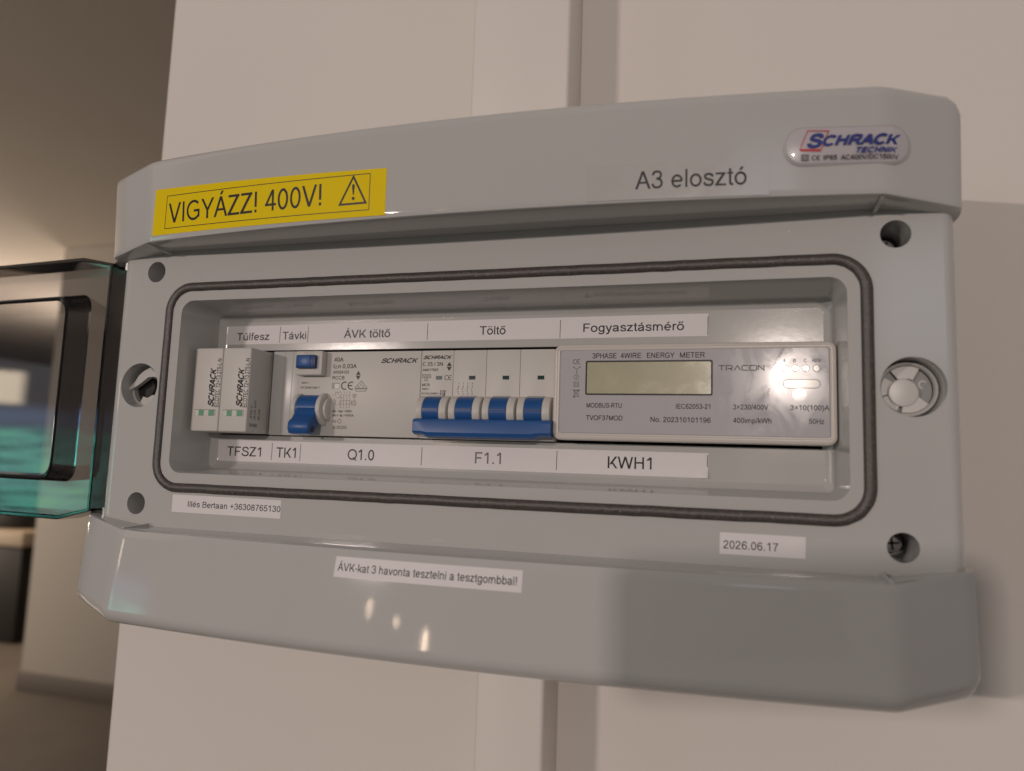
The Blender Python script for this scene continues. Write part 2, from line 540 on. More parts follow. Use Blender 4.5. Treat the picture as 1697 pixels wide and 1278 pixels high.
SIX = [_spl((470, 545), (420, 640), (295, 674), (170, 610), (100, 460), (92, 330), (110, 160), (180, 70), (285, 38), (400, 80), (462, 200), (440, 330), (370, 400), (280, 415), (190, 385), (140, 330))]
GLY = {
    'A': (667, [_leg(0, 0, 280, 716, 104), _leg(563, 0, 283, 716, 104), _bar(140, 530, 215, 293)]),
    'B': (667, [_bar(78, 172, 0, 716), _ln((170, 676), (370, 676)), _spl((370, 676), (490, 645), (525, 540), (480, 435), (370, 398)), _ln((170, 398), (380, 398)), _spl((380, 398), (530, 360), (575, 210), (520, 80), (380, 40)), _ln((170, 40), (380, 40))]),
    'C': (722, [_ell(385, 358, 300, 322, 42, 318)]),
    'D': (722, [_bar(82, 176, 0, 716), _ln((170, 674), (330, 674)), _spl((330, 674), (500, 650), (600, 540), (625, 358), (600, 180), (500, 65), (330, 42)), _ln((170, 42), (330, 42))]),
    'E': (667, [_bar(82, 176, 0, 716), _bar(170, 600, 632, 716), _bar(170, 570, 326, 410), _bar(170, 620, 0, 84)]),
    'F': (611, [_bar(82, 176, 0, 716), _bar(170, 570, 632, 716), _bar(170, 505, 310, 394)]),
    'G': (778, [_ell(400, 358, 318, 322, 45, 330), _bar(412, 710, 295, 378), _bar(620, 710, 90, 370)]),
    'H': (722, [_bar(80, 174, 0, 716), _bar(548, 642, 0, 716), _bar(170, 550, 332, 416)]),
    'I': (278, [_bar(92, 187, 0, 716)]),
    'K': (667, [_bar(74, 168, 0, 716), _leg(165, 235, 520, 716, 128), _leg(545, 0, 245, 400, 118)]),
    'L': (556, [_bar(74, 168, 0, 716), _bar(160, 520, 0, 84)]),
    'M': (833, [_bar(74, 164, 0, 716), _bar(669, 759, 0, 716), _leg(368, 0, 74, 716, 110), _leg(355, 0, 649, 716, 110)]),
    'N': (722, [_bar(76, 168, 0, 716), _bar(552, 644, 0, 716), _leg(532, 0, 76, 716, 112)]),
    'O': (778, [_ell(389, 358, 325, 322)]),
    'P': (667, [_bar(78, 172, 0, 716), _ln((170, 674), (400, 674)), _spl((400, 674), (530, 640), (575, 510), (530, 375), (400, 335)), _ln((170, 335), (400, 335))]),
    'Q': (778, [_ell(389, 358, 325, 322), _leg(650, -50, 420, 170, 110)]),
    'R': (722, [_bar(78, 172, 0, 716), _ln((170, 674), (430, 674)), _spl((430, 674), (560, 640), (600, 520), (555, 400), (430, 362)), _ln((170, 362), (430, 362)), _leg(590, 0, 370, 345, 115)]),
    'S': (667, [_spl((572, 505), (540, 610), (450, 664), (320, 674), (190, 640), (125, 540), (170, 440), (320, 385), (480, 340), (575, 260), (580, 160), (510, 75), (340, 40), (190, 70), (110, 150), (90, 235))]),
    'T': (611, [_bar(258, 353, 0, 640), _bar(20, 590, 632, 716)]),
    'U': (722, [_ln((127, 716), (127, 300)), _spl((127, 300), (145, 150), (230, 60), (361, 42), (490, 60), (577, 150), (595, 300)), _ln((595, 300), (595, 716))]),
    'V': (667, [_leg(282, 0, 5, 716, 104), _leg(282, 0, 560, 716, 104)]),
    'W': (944, [_leg(195, 0, 10, 716, 96), _leg(195, 0, 420, 716, 100), _leg(655, 0, 420, 716, 100), _leg(655, 0, 838, 716, 96)]),
    'X': (667, [_leg(5, 0, 535, 716, 120), _leg(540, 0, 10, 716, 120)]),
    'Y': (667, [_leg(283, 290, 5, 716, 110), _leg(280, 290, 550, 716, 110), _bar(285, 381, 0, 310)]),
    'Z': (611, [_bar(45, 575, 632, 716), _bar(20, 590, 0, 84), _leg(22, 60, 430, 660, 135)]),
    'a': (556, [_spl((85, 365), (130, 445), (270, 478), (395, 440), (425, 340), (425, 150)), _spl((425, 150), (430, 60), (462, 0)), _spl((425, 292), (250, 262), (120, 215), (85, 130), (135, 55), (230, 38), (350, 80), (422, 180))]),
    'b': (556, [_bar(66, 154, 0, 716), _ell(286, 258, 182, 222)]),
    'd': (556, [_bar(402, 490, 0, 716), _ell(270, 258, 182, 222)]),
    'c': (500, [_ell(270, 258, 195, 222, 45, 318)]),
    'e': (556, [_ln((85, 262), (475, 262)), _ell(278, 258, 198, 222, 0, 318)]),
    'f': (278, [_bar(90, 178, 0, 560), _spl((134, 550), (150, 640), (200, 684), (285, 682)), _bar(10, 260, 448, 518)]),
    'g': (556, [_bar(402, 490, 30, 518), _ell(270, 262, 182, 218), _spl((446, 60), (430, -80), (350, -150), (230, -165), (120, -130), (85, -50))]),
    'h': (556, [_bar(66, 154, 0, 716), _spl((112, 300), (150, 430), (280, 478), (400, 425), (432, 320)), _ln((432, 325), (432, 0))]),
    'i': (222, [_bar(66, 154, 0, 518), _bar(66, 154, 616, 716)]),
    'k': (500, [_bar(66, 154, 0, 716), _leg(150, 165, 365, 518, 118), _leg(390, 0, 205, 300, 108)]),
    'l': (222, [_bar(66, 154, 0, 716)]),
    'm': (833, [_bar(66, 154, 0, 518), _spl((112, 300), (145, 435), (250, 478), (350, 430), (372, 320)), _bar(328, 416, 0, 325), _spl((390, 300), (430, 435), (545, 478), (650, 430), (718, 320)), _bar(674, 762, 0, 325)]),
    'n': (556, [_bar(66, 154, 0, 518), _spl((112, 300), (150, 430), (280, 478), (400, 425), (432, 320)), _ln((432, 325), (432, 0))]),
    'o': (556, [_ell(278, 258, 202, 222)]),
    'p': (556, [_bar(66, 154, -198, 518), _ell(286, 258, 182, 222)]),
    'r': (333, [_bar(66, 154, 0, 518), _spl((112, 280), (150, 420), (220, 472), (330, 462))]),
    's': (500, [_spl((420, 360), (380, 445), (250, 478), (130, 445), (100, 375), (150, 305), (250, 268), (390, 225), (420, 140), (370, 62), (245, 38), (115, 75), (70, 160))]),
    't': (278, [_ln((134, 660), (134, 130)), _spl((134, 140), (148, 60), (190, 40), (262, 44)), _bar(15, 258, 448, 518)]),
    'u': (556, [_bar(402, 490, 0, 518), _ln((108, 518), (108, 200)), _spl((108, 200), (140, 90), (260, 40), (390, 100), (440, 230))]),
    'v': (500, [_leg(200, 0, 10, 518, 98), _leg(200, 0, 392, 518, 98)]),
    'w': (722, [_leg(150, 0, 10, 518, 90), _leg(150, 0, 315, 518, 92), _leg(480, 0, 315, 518, 92), _leg(480, 0, 622, 518, 90)]),
    'x': (500, [_leg(10, 0, 375, 518, 110), _leg(378, 0, 14, 518, 110)]),
    'y': (500, [_leg(205, 20, 10, 518, 98), _leg(190, -90, 392, 518, 98), _spl((250, -20), (215, -115), (160, -160), (60, -160))]),
    'z': (500, [_bar(40, 450, 440, 518), _bar(20, 470, 0, 78), _leg(22, 55, 315, 465, 125)]),
    '0': (556, [_ell(278, 353, 190, 320)]),
    '1': (556, [_bar(285, 375, 0, 716), _spl((110, 535), (220, 600), (300, 700))]),
    '2': (556, [_spl((90, 510), (130, 625), (275, 676), (415, 620), (440, 520), (390, 400), (250, 260), (120, 130), (80, 45)), _bar(35, 505, 0, 84)]),
    '3': (556, [_spl((85, 530), (140, 640), (265, 676), (390, 640), (430, 530), (380, 425), (240, 385)), _spl((240, 385), (400, 350), (465, 210), (410, 85), (265, 38), (130, 80), (75, 195))]),
    '4': (556, [_bar(330, 420, 0, 716), _bar(20, 520, 168, 248), _leg(18, 205, 322, 716, 98)]),
    '5': (556, [_ln((485, 672), (170, 672), (118, 335)), _spl((118, 345), (190, 420), (285, 435), (410, 380), (465, 240), (420, 100), (270, 38), (130, 80), (75, 190))]),
    '6': (556, SIX),
    '7': (556, [_bar(50, 510, 632, 716), _spl((465, 655), (330, 450), (260, 260), (225, 0))]),
    '8': (556, [_ell(278, 528, 160, 148), _ell(278, 205, 195, 167)]),
    '9': (556, _rot(SIX, 556, 712)),
    '.': (278, [_bar(90, 190, 0, 100)]),
    ',': (278, [_leg(100, -120, 130, 100, 70)]),
    ':': (278, [_bar(90, 190, 0, 100), _bar(90, 190, 418, 518)]),
    '!': (278, [_bar(90, 187, 190, 716), _bar(90, 187, 0, 100)]),
    '-': (333, [_bar(32, 302, 215, 303)]),
    '+': (584, [_bar(55, 530, 310, 392), _bar(250, 334, 115, 590)]),
    '=': (584, [_bar(55, 530, 400, 480), _bar(55, 530, 205, 285)]),
    '/': (278, [_leg(0, -12, 205, 728, 74)]),
    '(': (333, [_spl((290, 720), (170, 560), (110, 260), (170, -40), (290, -205))]),
    ')': (333, [_spl((45, 720), (165, 560), (225, 260), (165, -40), (45, -205))]),
    '~': (584, [_spl((50, 310), (150, 390), (290, 340), (430, 300), (530, 380))]),
    '×': (584, [_leg(70, 130, 420, 560, 105), _leg(415, 130, 65, 560, 105)]),
    ' ': (278, []),
}
ACC = {'acute': lambda w, y: [_leg(w/2-60, y+60, w/2+25, y+195, 105)], 'uml': lambda w, y: [_bar(w/2-140, w/2-50, y+95, y+195), _bar(w/2+50, w/2+140, y+95, y+195)],
       'dbl': lambda w, y: [_leg(w/2-150, y+60, w/2-75, y+195, 100), _leg(w/2+25, y+60, w/2+110, y+195, 100)]}
for _c, _b, _a, _y in (('Á', 'A', 'acute', 716), ('á', 'a', 'acute', 518), ('é', 'e', 'acute', 518), ('ó', 'o', 'acute', 518), ('ú', 'u', 'acute', 518), ('ö', 'o', 'uml', 518), ('ő', 'o', 'dbl', 518)):
    GLY[_c] = (GLY[_b][0], GLY[_b][1] + ACC[_a](GLY[_b][0], _y))


def text_mesh(s, weight=1.0, shear=0.0):
    """the writing as a flat mesh in (x,y), capitals 0.69 high"""
    bm = bmesh.new()
    pen = 0.0
    layer = 0
    fy = lambda x, z: 0.0
    for ch in s:
        w, parts = GLY[ch]
        for kind, pts in parts:
            q = [(pen + x, y) for x, y in pts]
            layer += 1
            off = 0.0004*(layer % 6)
            if kind == 'P':
                if weight > 1.0:
                    e = (weight-1.0)*SW*0.5
                    if abs(q[1][0]-q[0][0]) > abs(q[2][1]-q[1][1]):
                        q = [(x, y + (-e if i < 2 else e)) for i, (x, y) in enumerate(q)]
                    else:
                        q = [(x + (-e if i in (0, 3) else e), y) for i, (x, y) in enumerate(q)]
                bm.faces.new([bm.verts.new((x, y, off)) for x, y in q])
            else:
                b2 = bmesh.new()
                stroke_into(b2, q, SW*weight, fy, 0.0, closed=(kind == 'C'))
                vm = {v: bm.verts.new((v.co.x, v.co.z, off)) for v in b2.verts}
                for f in b2.faces:
                    bm.faces.new([vm[v] for v in f.verts])
                b2.free()
        pen += w
    for v in bm.verts:
        x, y, o = v.co
        v.co = ((x + shear*y)*0.69/716, y*0.69/716, o)
    me = bpy.data.meshes.new('lettering')
    bm.to_mesh(me)
    bm.free()
    return me


def lettering(s, x, z, width, cap, yf, mat, parent, off=0.05, bold=0.0, shear=0.0, place=None, name='lettering', sx=None):
    """writing whose ink starts at x with its baseline at z, `width` wide, capitals `cap` high"""
    me = text_mesh(s, 1.0 + bold*18, shear)
    k = cap/0.69
    xs = [v.co.x for v in me.vertices]
    x0, x1 = min(xs), max(xs)
    kx = (width/(x1-x0)) if width else k*(sx or 0.9)
    for v in me.vertices:
        a, b = (v.co.x-x0)*kx, v.co.y*k
        if place:
            v.co = place(a, b)
        else:
            v.co = (x+a, yf(x+a, z+b)-off-v.co.z*2, z+b)
    return link_mesh(name, me, mat, parent, smooth=None)


def ce_into(bm, x, z, w, h, lw, yf, off=0.05):
    r = h/2
    rx = r
    stroke_into(bm, arc(x+rx, z+r, r-lw/2, 62, 298, 24), lw, yf, off)
    x2 = x+w-r
    stroke_into(bm, arc(x2+rx*0.55, z+r, r-lw/2, 62, 298, 24), lw, yf, off)
    stroke_into(bm, [(x2+rx*0.55-r+lw, z+r), (x2+rx*0.75, z+r)], lw, yf, off)


def flat(y):
    return lambda x, z: y


# ------------------------------------------------------------------ setting: wall, hall behind
wall = box('wall', -121, 2600, 100, 420, -1350, 1150, WALLP, origin=(-121, 100, -1350))
tag(wall, 'off white plastered wall end that carries the grey distribution box', 'wall')
floor = box('floor', -9000, 3500, -1200, 9000, -1400, -1350, FLOORM)
structure(floor)
ceiling = box('ceiling', -9000, 3500, 100, 9000, 1150.3, 1250, CEIL)
structure(ceiling)
hw = thing('hall_wall', 'dim beige wall with dark skirting at the far left behind the box', 'wall', (-2400, 2925, -1350))
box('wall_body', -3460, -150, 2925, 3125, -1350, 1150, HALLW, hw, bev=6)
box('skirting', -3462, -150, 2905, 2924.7, -1350, -1255, SKIRT, hw, bev=3)
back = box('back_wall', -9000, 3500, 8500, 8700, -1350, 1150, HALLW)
tag(back, 'far dim wall at the end of the hall beyond the beige wall', 'wall')
cab = thing('cabinet', 'dark blurred cabinet with a pale slab on top past the beige wall edge', 'cabinet', (-4900, 3900, -1350))
box('cabinet_body', -5600, -4330, 3600, 4300, -1350, -700, DARKM, cab, bev=10)
box('slab', -5650, -4290, 3560, 4330, -699, -600, BARM, cab, bev=8)
bm = bmesh.new()
bmesh.ops.create_uvsphere(bm, u_segments=24, v_segments=12, radius=1.0)
for v in bm.verts:
    v.co = (-4780 + 430*v.co.x, 3900 + 260*v.co.y, -599 + max(0.0, 215*(v.co.z+0.35)))
bag = obj('bag', bm, DARKM)
tag(bag, 'rounded black bag lying on the pale slab of the dark cabinet', 'bag')

tr = thing('cable_trunking', 'wide white cable trunking on the wall above the grey box', 'cable duct', (163, 100, 118), 'cable trunking on the wall')
box('trunking_base', 135.5, 191.5, 90, 99.8, 112, 1100, TRUNK, tr)
box('trunking_cover', 134.2, 193.1, 60, 89.7, 112, 1100, TRUNK, tr, bev=2.2, seg=3)
tr2 = thing('cable_trunking', 'narrower white cable trunking on the wall below the grey box', 'cable duct', (170, 100, -118), 'cable trunking on the wall')
box('trunking_base', 152.5, 187.3, 90, 99.8, -1300, -112, TRUNK, tr2)
box('trunking_cover', 151.3, 188.6, 60, 89.7, -1300, -112, TRUNK, tr2, bev=2.2, seg=3)

# ------------------------------------------------------------------ the distribution box
enc = thing('distribution_box', 'grey wall mounted electrical distribution box with its smoked lid open to the left', 'electrical box', (160, 100, 0))
XL, XR = -49.5, 367.8


def lerp(a, b, t):
    return a+(b-a)*t


def ybase(x):
    if x < -12:
        return lerp(-19, -4, (-12-x)/(-12-XL))
    if x > 337:
        return lerp(-19, -4, (x-337)/(XR-337))
    return -19 - 11.5*(1-((x-162.5)/174.5)**2)


def ybase(x, _raw=ybase):
    h = min(3.5, x-XL, XR-x)
    if h < 0.5 or (2 < x < 323):
        return _raw(x)
    return sum(_raw(x + h*k/6.0) for k in range(-6, 7))/13.0


def end_t(x):
    if x < -12:
        return (-12-x)/(-12-XL)
    if x > 337:
        return (x-337)/(XR-337)
    return 0.0


UZ0, UZ1 = 73.9, 118.2


def y_upper(x, z):
    return ybase(x) - 3.0*max(0, min(1, (z-UZ0)/(UZ1-UZ0)))


LZ0, LZ1 = -73.4, -118.4


def y_lower(x, z):
    return ybase(x) - (7.0-2.8*end_t(x))*max(0, min(1, (LZ0-z)/(LZ0-LZ1)))


STATIONS = [XL, XL+0.6, XL+2.5, -34, -22, -17, -15.5, -14, -12, -10, -8.5, -7, -2] + [lerp(3, 322, i/26) for i in range(27)] + [327, 332, 333.5, 335, 337, 339, 340.5, 342, 348, 357, 362, XR-2.5, XR-0.6, XR]


def band_ring(x, upper):
    t = end_t(x)
    edge = 0.0
    if upper:
        z0 = UZ0 - 2.6*t
        z1 = UZ1 - 1.2*t
        jz = 74.7 - 4.5*t
        yf = y_upper
        s = 1
        if x > XR-6:
            z1 -= 5.5*((x-(XR-6))/6)**2.2
        if x < XL+3:
            z1 -= 2.0*((XL+3-x)/3)**2
        ro = 4.5
    else:
        z0 = LZ0 + 4.9*t
        z1 = LZ1 + 4.6*t
        jz = -73.4 + 4.7*t
        yf = y_lower
        s = -1
        if x > XR-6:
            z1 += 5.0*((x-(XR-6))/6)**2.2
        if x < XL+3:
            z1 += 2.0*((XL+3-x)/3)**2
        ro = 6.5
    pull = 0.0
    for xe in (XL, XR):
        d = abs(x-xe)
        if d < 2.5:
            pull = 2.5*(1-math.sqrt(max(0, 1-((2.5-d)/2.5)**2)))
    ya = yf(x, z0)+pull
    yb = yf(x, z1-ro*s)+pull
    pts = [(14, jz), (3, jz), (lerp(ya, 3, 0.3), lerp(z0, jz, 0.3)), (ya+1.6, z0+0.05*s), (ya+0.35, z0+0.4*s), (ya, z0+1.5*s)]
    for k in (0.03, 0.08, 0.35, 0.65, 0.92, 0.97):
        zz = lerp(z0+1.5*s, z1-ro*s, k)
        pts.append((yf(x, zz)+pull, zz))
    for a in (0, 18, 36, 54, 72, 90):
        ra = math.radians(a)
        pts.append((lerp(yb, yb+ro, 1-math.cos(ra)), z1-ro*s + ro*s*math.sin(ra)))
    pts += [(40, z1-0.3*s), (94, z1-2.5*s), (94, jz+12*s)]
    return [(x, y, z) for y, z in pts]


bm = bmesh.new()
loft_into(bm, [band_ring(x, True) for x in STATIONS])
obj('upper_band', bm, GREY, enc, smooth=28)
bm = bmesh.new()
loft_into(bm, [band_ring(x, False) for x in STATIONS])
obj('lower_band', bm, GREY, enc, smooth=28)
for x, s in ((-13.2, 1), (336.3, 1), (-13.2, -1), (336.3, -1)):
    zz = 73.6*s
    bm = bmesh.new()
    pts = [(x, ybase(x)+1.2, zz), (x, 0.4, 74.7*s if s > 0 else -73.4), (x, 0.4, (72.9 if s > 0 else -71.9)), (x, ybase(x)+1.8, (73.2 if s > 0 else -72.9))]
    loft_into(bm, [[(p[0]-0.7, p[1], p[2]) for p in pts], [(p[0]+0.7, p[1], p[2]) for p in pts]])
    obj('rib', bm, GREY, enc)

HOLES = [(-22.2, 63.7), (-22.2, -61.9), (344.1, 63.7), (344.1, -61.9)]
KNOBS = [(-27.1, 1.1), (349.1, 1.1)]
FRAME_HOLES = [rrect(-3.4, 325.6, -45, 46.9, 7)] + [circle(x, z, 5.8) for x, z in HOLES] + [circle(x, z, 12.0, 56) for x, z in KNOBS]
plate('cover_frame', [(-39.6, -78), (361.3, -78), (361.3, 79), (-39.6, 79)], FRAME_HOLES, 0.0, 2.5, GREY, enc)
# rounded ends of the cover
for side in (0, 1):
    prof = []
    for k in range(9):
        a = math.radians(90*k/8)
        if side == 0:
            prof.append((-39.6 - 8.2*math.sin(a)*0.98, 9.0*(1-math.cos(a))))
        else:
            prof.append((361.3 + 5.6*math.sin(a), 9.0*(1-math.cos(a))))
    xe = prof[-1][0]
    prof += [(xe + (-1.5 if side == 0 else 1.2), 94), (prof[0][0], 94)]
    bm = bmesh.new()
    loft_into(bm, [[(x, y, z) for x, y in prof] for z in (-78, 79)])
    obj('side_cheek', bm, GREY, enc, smooth=50)
box('back_box', -46, 366, 45, 99.7, -108, 108, GREY, enc, bev=3)

# recess tray
bm = bmesh.new()
rings = []
for y, x0, x1, z0, z1, r in ((-0.0, -3.9, 326.1, -45.5, 47.4, 7.5), (0.05, -3.6, 325.8, -45.2, 47.1, 7.2), (0.9, -3.35, 325.5, -44.9, 46.8, 7), (29.0, -3.0, 324.4, -42.7, 45.1, 4), (30.2, -2.7, 324.1, -42.4, 44.8, 3.8),
                             (32.7, 0.3, 321.2, -39.9, 41.9, 3), (33.0, 1.0, 320.5, -39.2, 41.2, 3)):
    rings.append([(x, y + (0.0 if y else 0.02), z) for x, z in rrect(x0, x1, z0, z1, r)])
loft_into(bm, rings[1:], False, False)
obj('recess_tray', bm, TRAY, enc, smooth=30, fix=False)
plate('device_plate', rrect(1.0, 320.5, -39.2, 41.2, 3), [[(1.6, -23.4), (319.5, -23.4), (319.5, 24.8), (1.6, 24.8)]], 33.0, 34.8, TRAY, enc)
box('interior', -2, 325, 44, 45, -44, 46, BLACK, enc)  # black panel: the shade inside the box put in as colour
bm = bmesh.new()
for z in (-17.5, 13.5):
    box_into(bm, 0, 322, 40, 41, z, z+4)
obj('mounting_rail', bm, METAL, enc)

# gasket
bm = bmesh.new()
loop = rrect(-11.2, 333.0, -52.7, 54.4, 13.4, 10)
inn = rrect(-11.2+1, 333.0-1, -52.7+1, 54.4-1, 12.4, 10)
rings = []
for (x, z), (xi, zi) in zip(loop, inn):
    d = Vector((x-xi, z-zi)).normalized()
    ring = []
    w = 2.55
    for k in range(12):
        a = 2*PI*k/12
        ring.append((x + d.x*w*math.cos(a), 0.3 - 1.9*math.sin(a), z + d.y*w*math.cos(a)))
    rings.append(ring)
rr = []
for i in range(len(rings)):                     # more stations along the straights so that the foam can wander a little
    a, b = rings[i], rings[(i+1) % len(rings)]
    ln = (Vector(a[0])-Vector(b[0])).length
    m = max(1, int(ln/6))
    for j in range(m):
        t = j/m
        wob = random.uniform(-0.07, 0.07)
        rr.append([(lerp(p[0], q[0], t), lerp(p[1], q[1], t)+wob, lerp(p[2], q[2], t)+wob*1.6) for p, q in zip(a, b)])
loft_into(bm, rr, closed=True)
obj('gasket', bm, RUBBER, enc, smooth=60)

# screw wells and screws
for i, (x, z) in enumerate(HOLES):
    bm = bmesh.new()
    tube_y_into(bm, x, z, 5.8, 5.3, 0.02, 26, 40, (False, True))
    obj('screw_well', bm, GREY, enc, fix=False)
    bm = bmesh.new()
    loft_into(bm, [[(a, y, b) for a, b in circle(x, z, r, 32)] for y, r in ((25.9, 4.2), (21.5, 4.2), (20.6, 3.8), (20.4, 3.0))])
    sc = obj('screw', bm, DARKGREY, enc)
    bm = bmesh.new()
    for ang in (35+20*i, 125+20*i):
        c_, s_ = math.cos(math.radians(ang)), math.sin(math.radians(ang))
        stroke_into(bm, [(x-2.9*c_, z-2.9*s_), (x+2.9*c_, z+2.9*s_)], 1.1, flat(20.35))
    obj('screw_slot', bm, BLACK, sc, smooth=None)

# quarter turn locks
for i, (x, z) in enumerate(KNOBS):
    bm = bmesh.new()
    tube_y_into(bm, x, z, 12.0, 11.6, 0.02, 22, 56, (False, True))
    obj('lock_well', bm, GREY if i == 0 else GREY, enc, fix=False)
    if i == 1:
        bm = bmesh.new()
        prof = [(11.4, 19), (11.4, 9.5), (11.0, 8.8), (10.3, 8.6), (9.9, 9.2), (9.7, 11)]
        loft_into(bm, [[(a, y, b) for a, b in circle(x, z, r, 56)] for r, y in prof], False, False)
        lk = obj('lock', bm, PALE, enc, fix=False)
        bm = bmesh.new()
        tube_y_into(bm, x, z, 9.75, 9.75, 12.5, 15, 48)
        obj('lock_floor', bm, DARKGREY, lk)
        bm = bmesh.new()

        def petal(a0, a1, r0, r1, y0, y1):
            o_ = arc(x, z, r1, a0, a1, 18)
            i_ = arc(x, z, r0, a1, a0, 18)
            loft_into(bm, [[(p, y0, q) for p, q in o_+i_], [(p, y1, q) for p, q in o_+i_]])
        petal(62, 128, 4.4, 9.6, 10.2, 12.4)
        petal(150, 196, 3.0, 9.6, 10.6, 12.4)
        petal(200, 246, 3.0, 9.6, 10.4, 12.4)
        petal(256, 322, 3.0, 9.6, 10.0, 12.4)
        loft_into(bm, [[(a, y, b) for a, b in circle(x-1.5, z-1.4, r, 36)] for r, y in ((5.8, 12.4), (5.8, 10.0), (5.4, 9.6), (2.0, 9.45))])
        obj('lock_petals', bm, PALE, lk)
        bm = bmesh.new()
        stroke_into(bm, arc(x+6.3, z+2.2, 1.5, 40, 260, 12), 0.6, flat(12.44))
        obj('lock_mark', bm, PALE, lk, smooth=None)
    else:
        def hk(pts, y0, y1, m, nm, par):
            b2 = bmesh.new()
            q = [(x - 1.06*y0 + (px-472)/372*12*(1+y0/318), z + 0.08*y0 - (py-680)/435*12*(1+y0/318)) for px, py in pts]
            loft_into(b2, [[(a, y0, b) for a, b in q], [(a, y1, b) for a, b in q]])
            return obj(nm, b2, m, par, smooth=20)
        lk = hk([(262, 750), (330, 675), (410, 590), (470, 480), (560, 395), (690, 325), (800, 420), (860, 520), (760, 505), (660, 515), (580, 585), (470, 670), (400, 715), (290, 778)], 6.0, 9.0, PALE, 'lock', enc)
        hk([(380, 735), (400, 715), (400, 770), (430, 880), (480, 960), (540, 1012), (575, 960), (600, 895), (690, 920), (790, 860), (850, 880), (700, 1040), (560, 1105), (470, 1050), (400, 930)], 8.0, 11.0, PALE, 'lock_rim', lk)
        bm = bmesh.new()
        tube_y_into(bm, x-5.6, z+0.2, 5.4, 5.4, 11.5, 21, 36)
        obj('lock_socket', bm, BLACK, lk)

# hinge pins and hinge sockets at the left
for z0, z1 in ((66.5, 76), (-76, -65.5)):
    bm = bmesh.new()
    loft_into(bm, [[(a, b, z) for a, b in circle(-46.0, 4.0, 1.6, 16)] for z in (z0, z1)])
    obj('hinge_pin', bm, METAL, enc)

for z0, z1 in ((69.0, 72.5), (-71.5, -67.0)):
    box('hinge_lug', -56.5, -43.0, 4.5, 13.0, z0, z1, BLACK, enc, bev=0.8)

# the open lid: a smoked tray swung right over to the left
LA = math.radians(4.5)


def lp(u, d, z):
    """lid space: u away from the hinge, d into the lid (0 at the rim)"""
    return (-54.2 - u*math.cos(LA) - d*math.sin(LA)*0, 1.5 + u*math.sin(LA) + d, z)


def lid_outline(ins):
    k = ins*0.45
    return [(ins, 70.6-k), (24, 75.6-ins), (371, 75.6-ins), (395-ins, 70.6-k), (395-ins, -67.6+k), (371, -73.6+ins), (24, -73.6+ins), (ins, -67.6+k)]


def lid_inner(ins, zt, zb, u0, r=8):
    return rrect(u0+ins, 395-u0-ins, zb+ins, zt-ins, r)


bm = bmesh.new()
O, I = lid_outline(0), lid_outline(2.4)
O2 = lid_outline(1.0)
rings = [[lp(u, 14.8, z) for u, z in I], [lp(u, 0.3, z) for u, z in I], [lp(u, -0.2, z) for u, z in lid_outline(1.9)], [lp(u, -0.2, z) for u, z in lid_outline(0.5)],
         [lp(u, 0.3, z) for u, z in O], [lp(u, 15.2, z) for u, z in O], [lp(u, 16.4, z) for u, z in O2]]
loft_into(bm, rings)
lid = obj('lid', bm, SMOKE, enc, smooth=30)
bm = bmesh.new()
rings = [[lp(u, 14.7, z) for u, z in lid_inner(2.4, 58, -53.5, 31)], [lp(u, 0.2, z) for u, z in lid_inner(2.4, 53.5, -52.5, 32)],
         [lp(u, -0.4, z) for u, z in lid_inner(1.2, 53.5, -52.5, 32)], [lp(u, 0.2, z) for u, z in lid_inner(0, 53.5, -52.5, 32)],
         [lp(u, 14.7, z) for u, z in lid_inner(0, 58, -53.5, 31)]]
loft_into(bm, rings, closed=True)
obj('sealing_frame', bm, SMOKE, lid, smooth=40)

# ------------------------------------------------------------------ devices


def tri_pair(bm, x, z, w, h, yf):
    """the little lightning warning diamonds: one triangle up, one down"""
    g = h*0.04
    sheet_into(bm, [(x, z+h/2+g), (x+w, z+h/2+g), (x+w/2, z+h)], yf, 0.05)
    sheet_into(bm, [(x, z+h/2-g), (x+w/2, z), (x+w, z+h/2-g)], yf, 0.05)


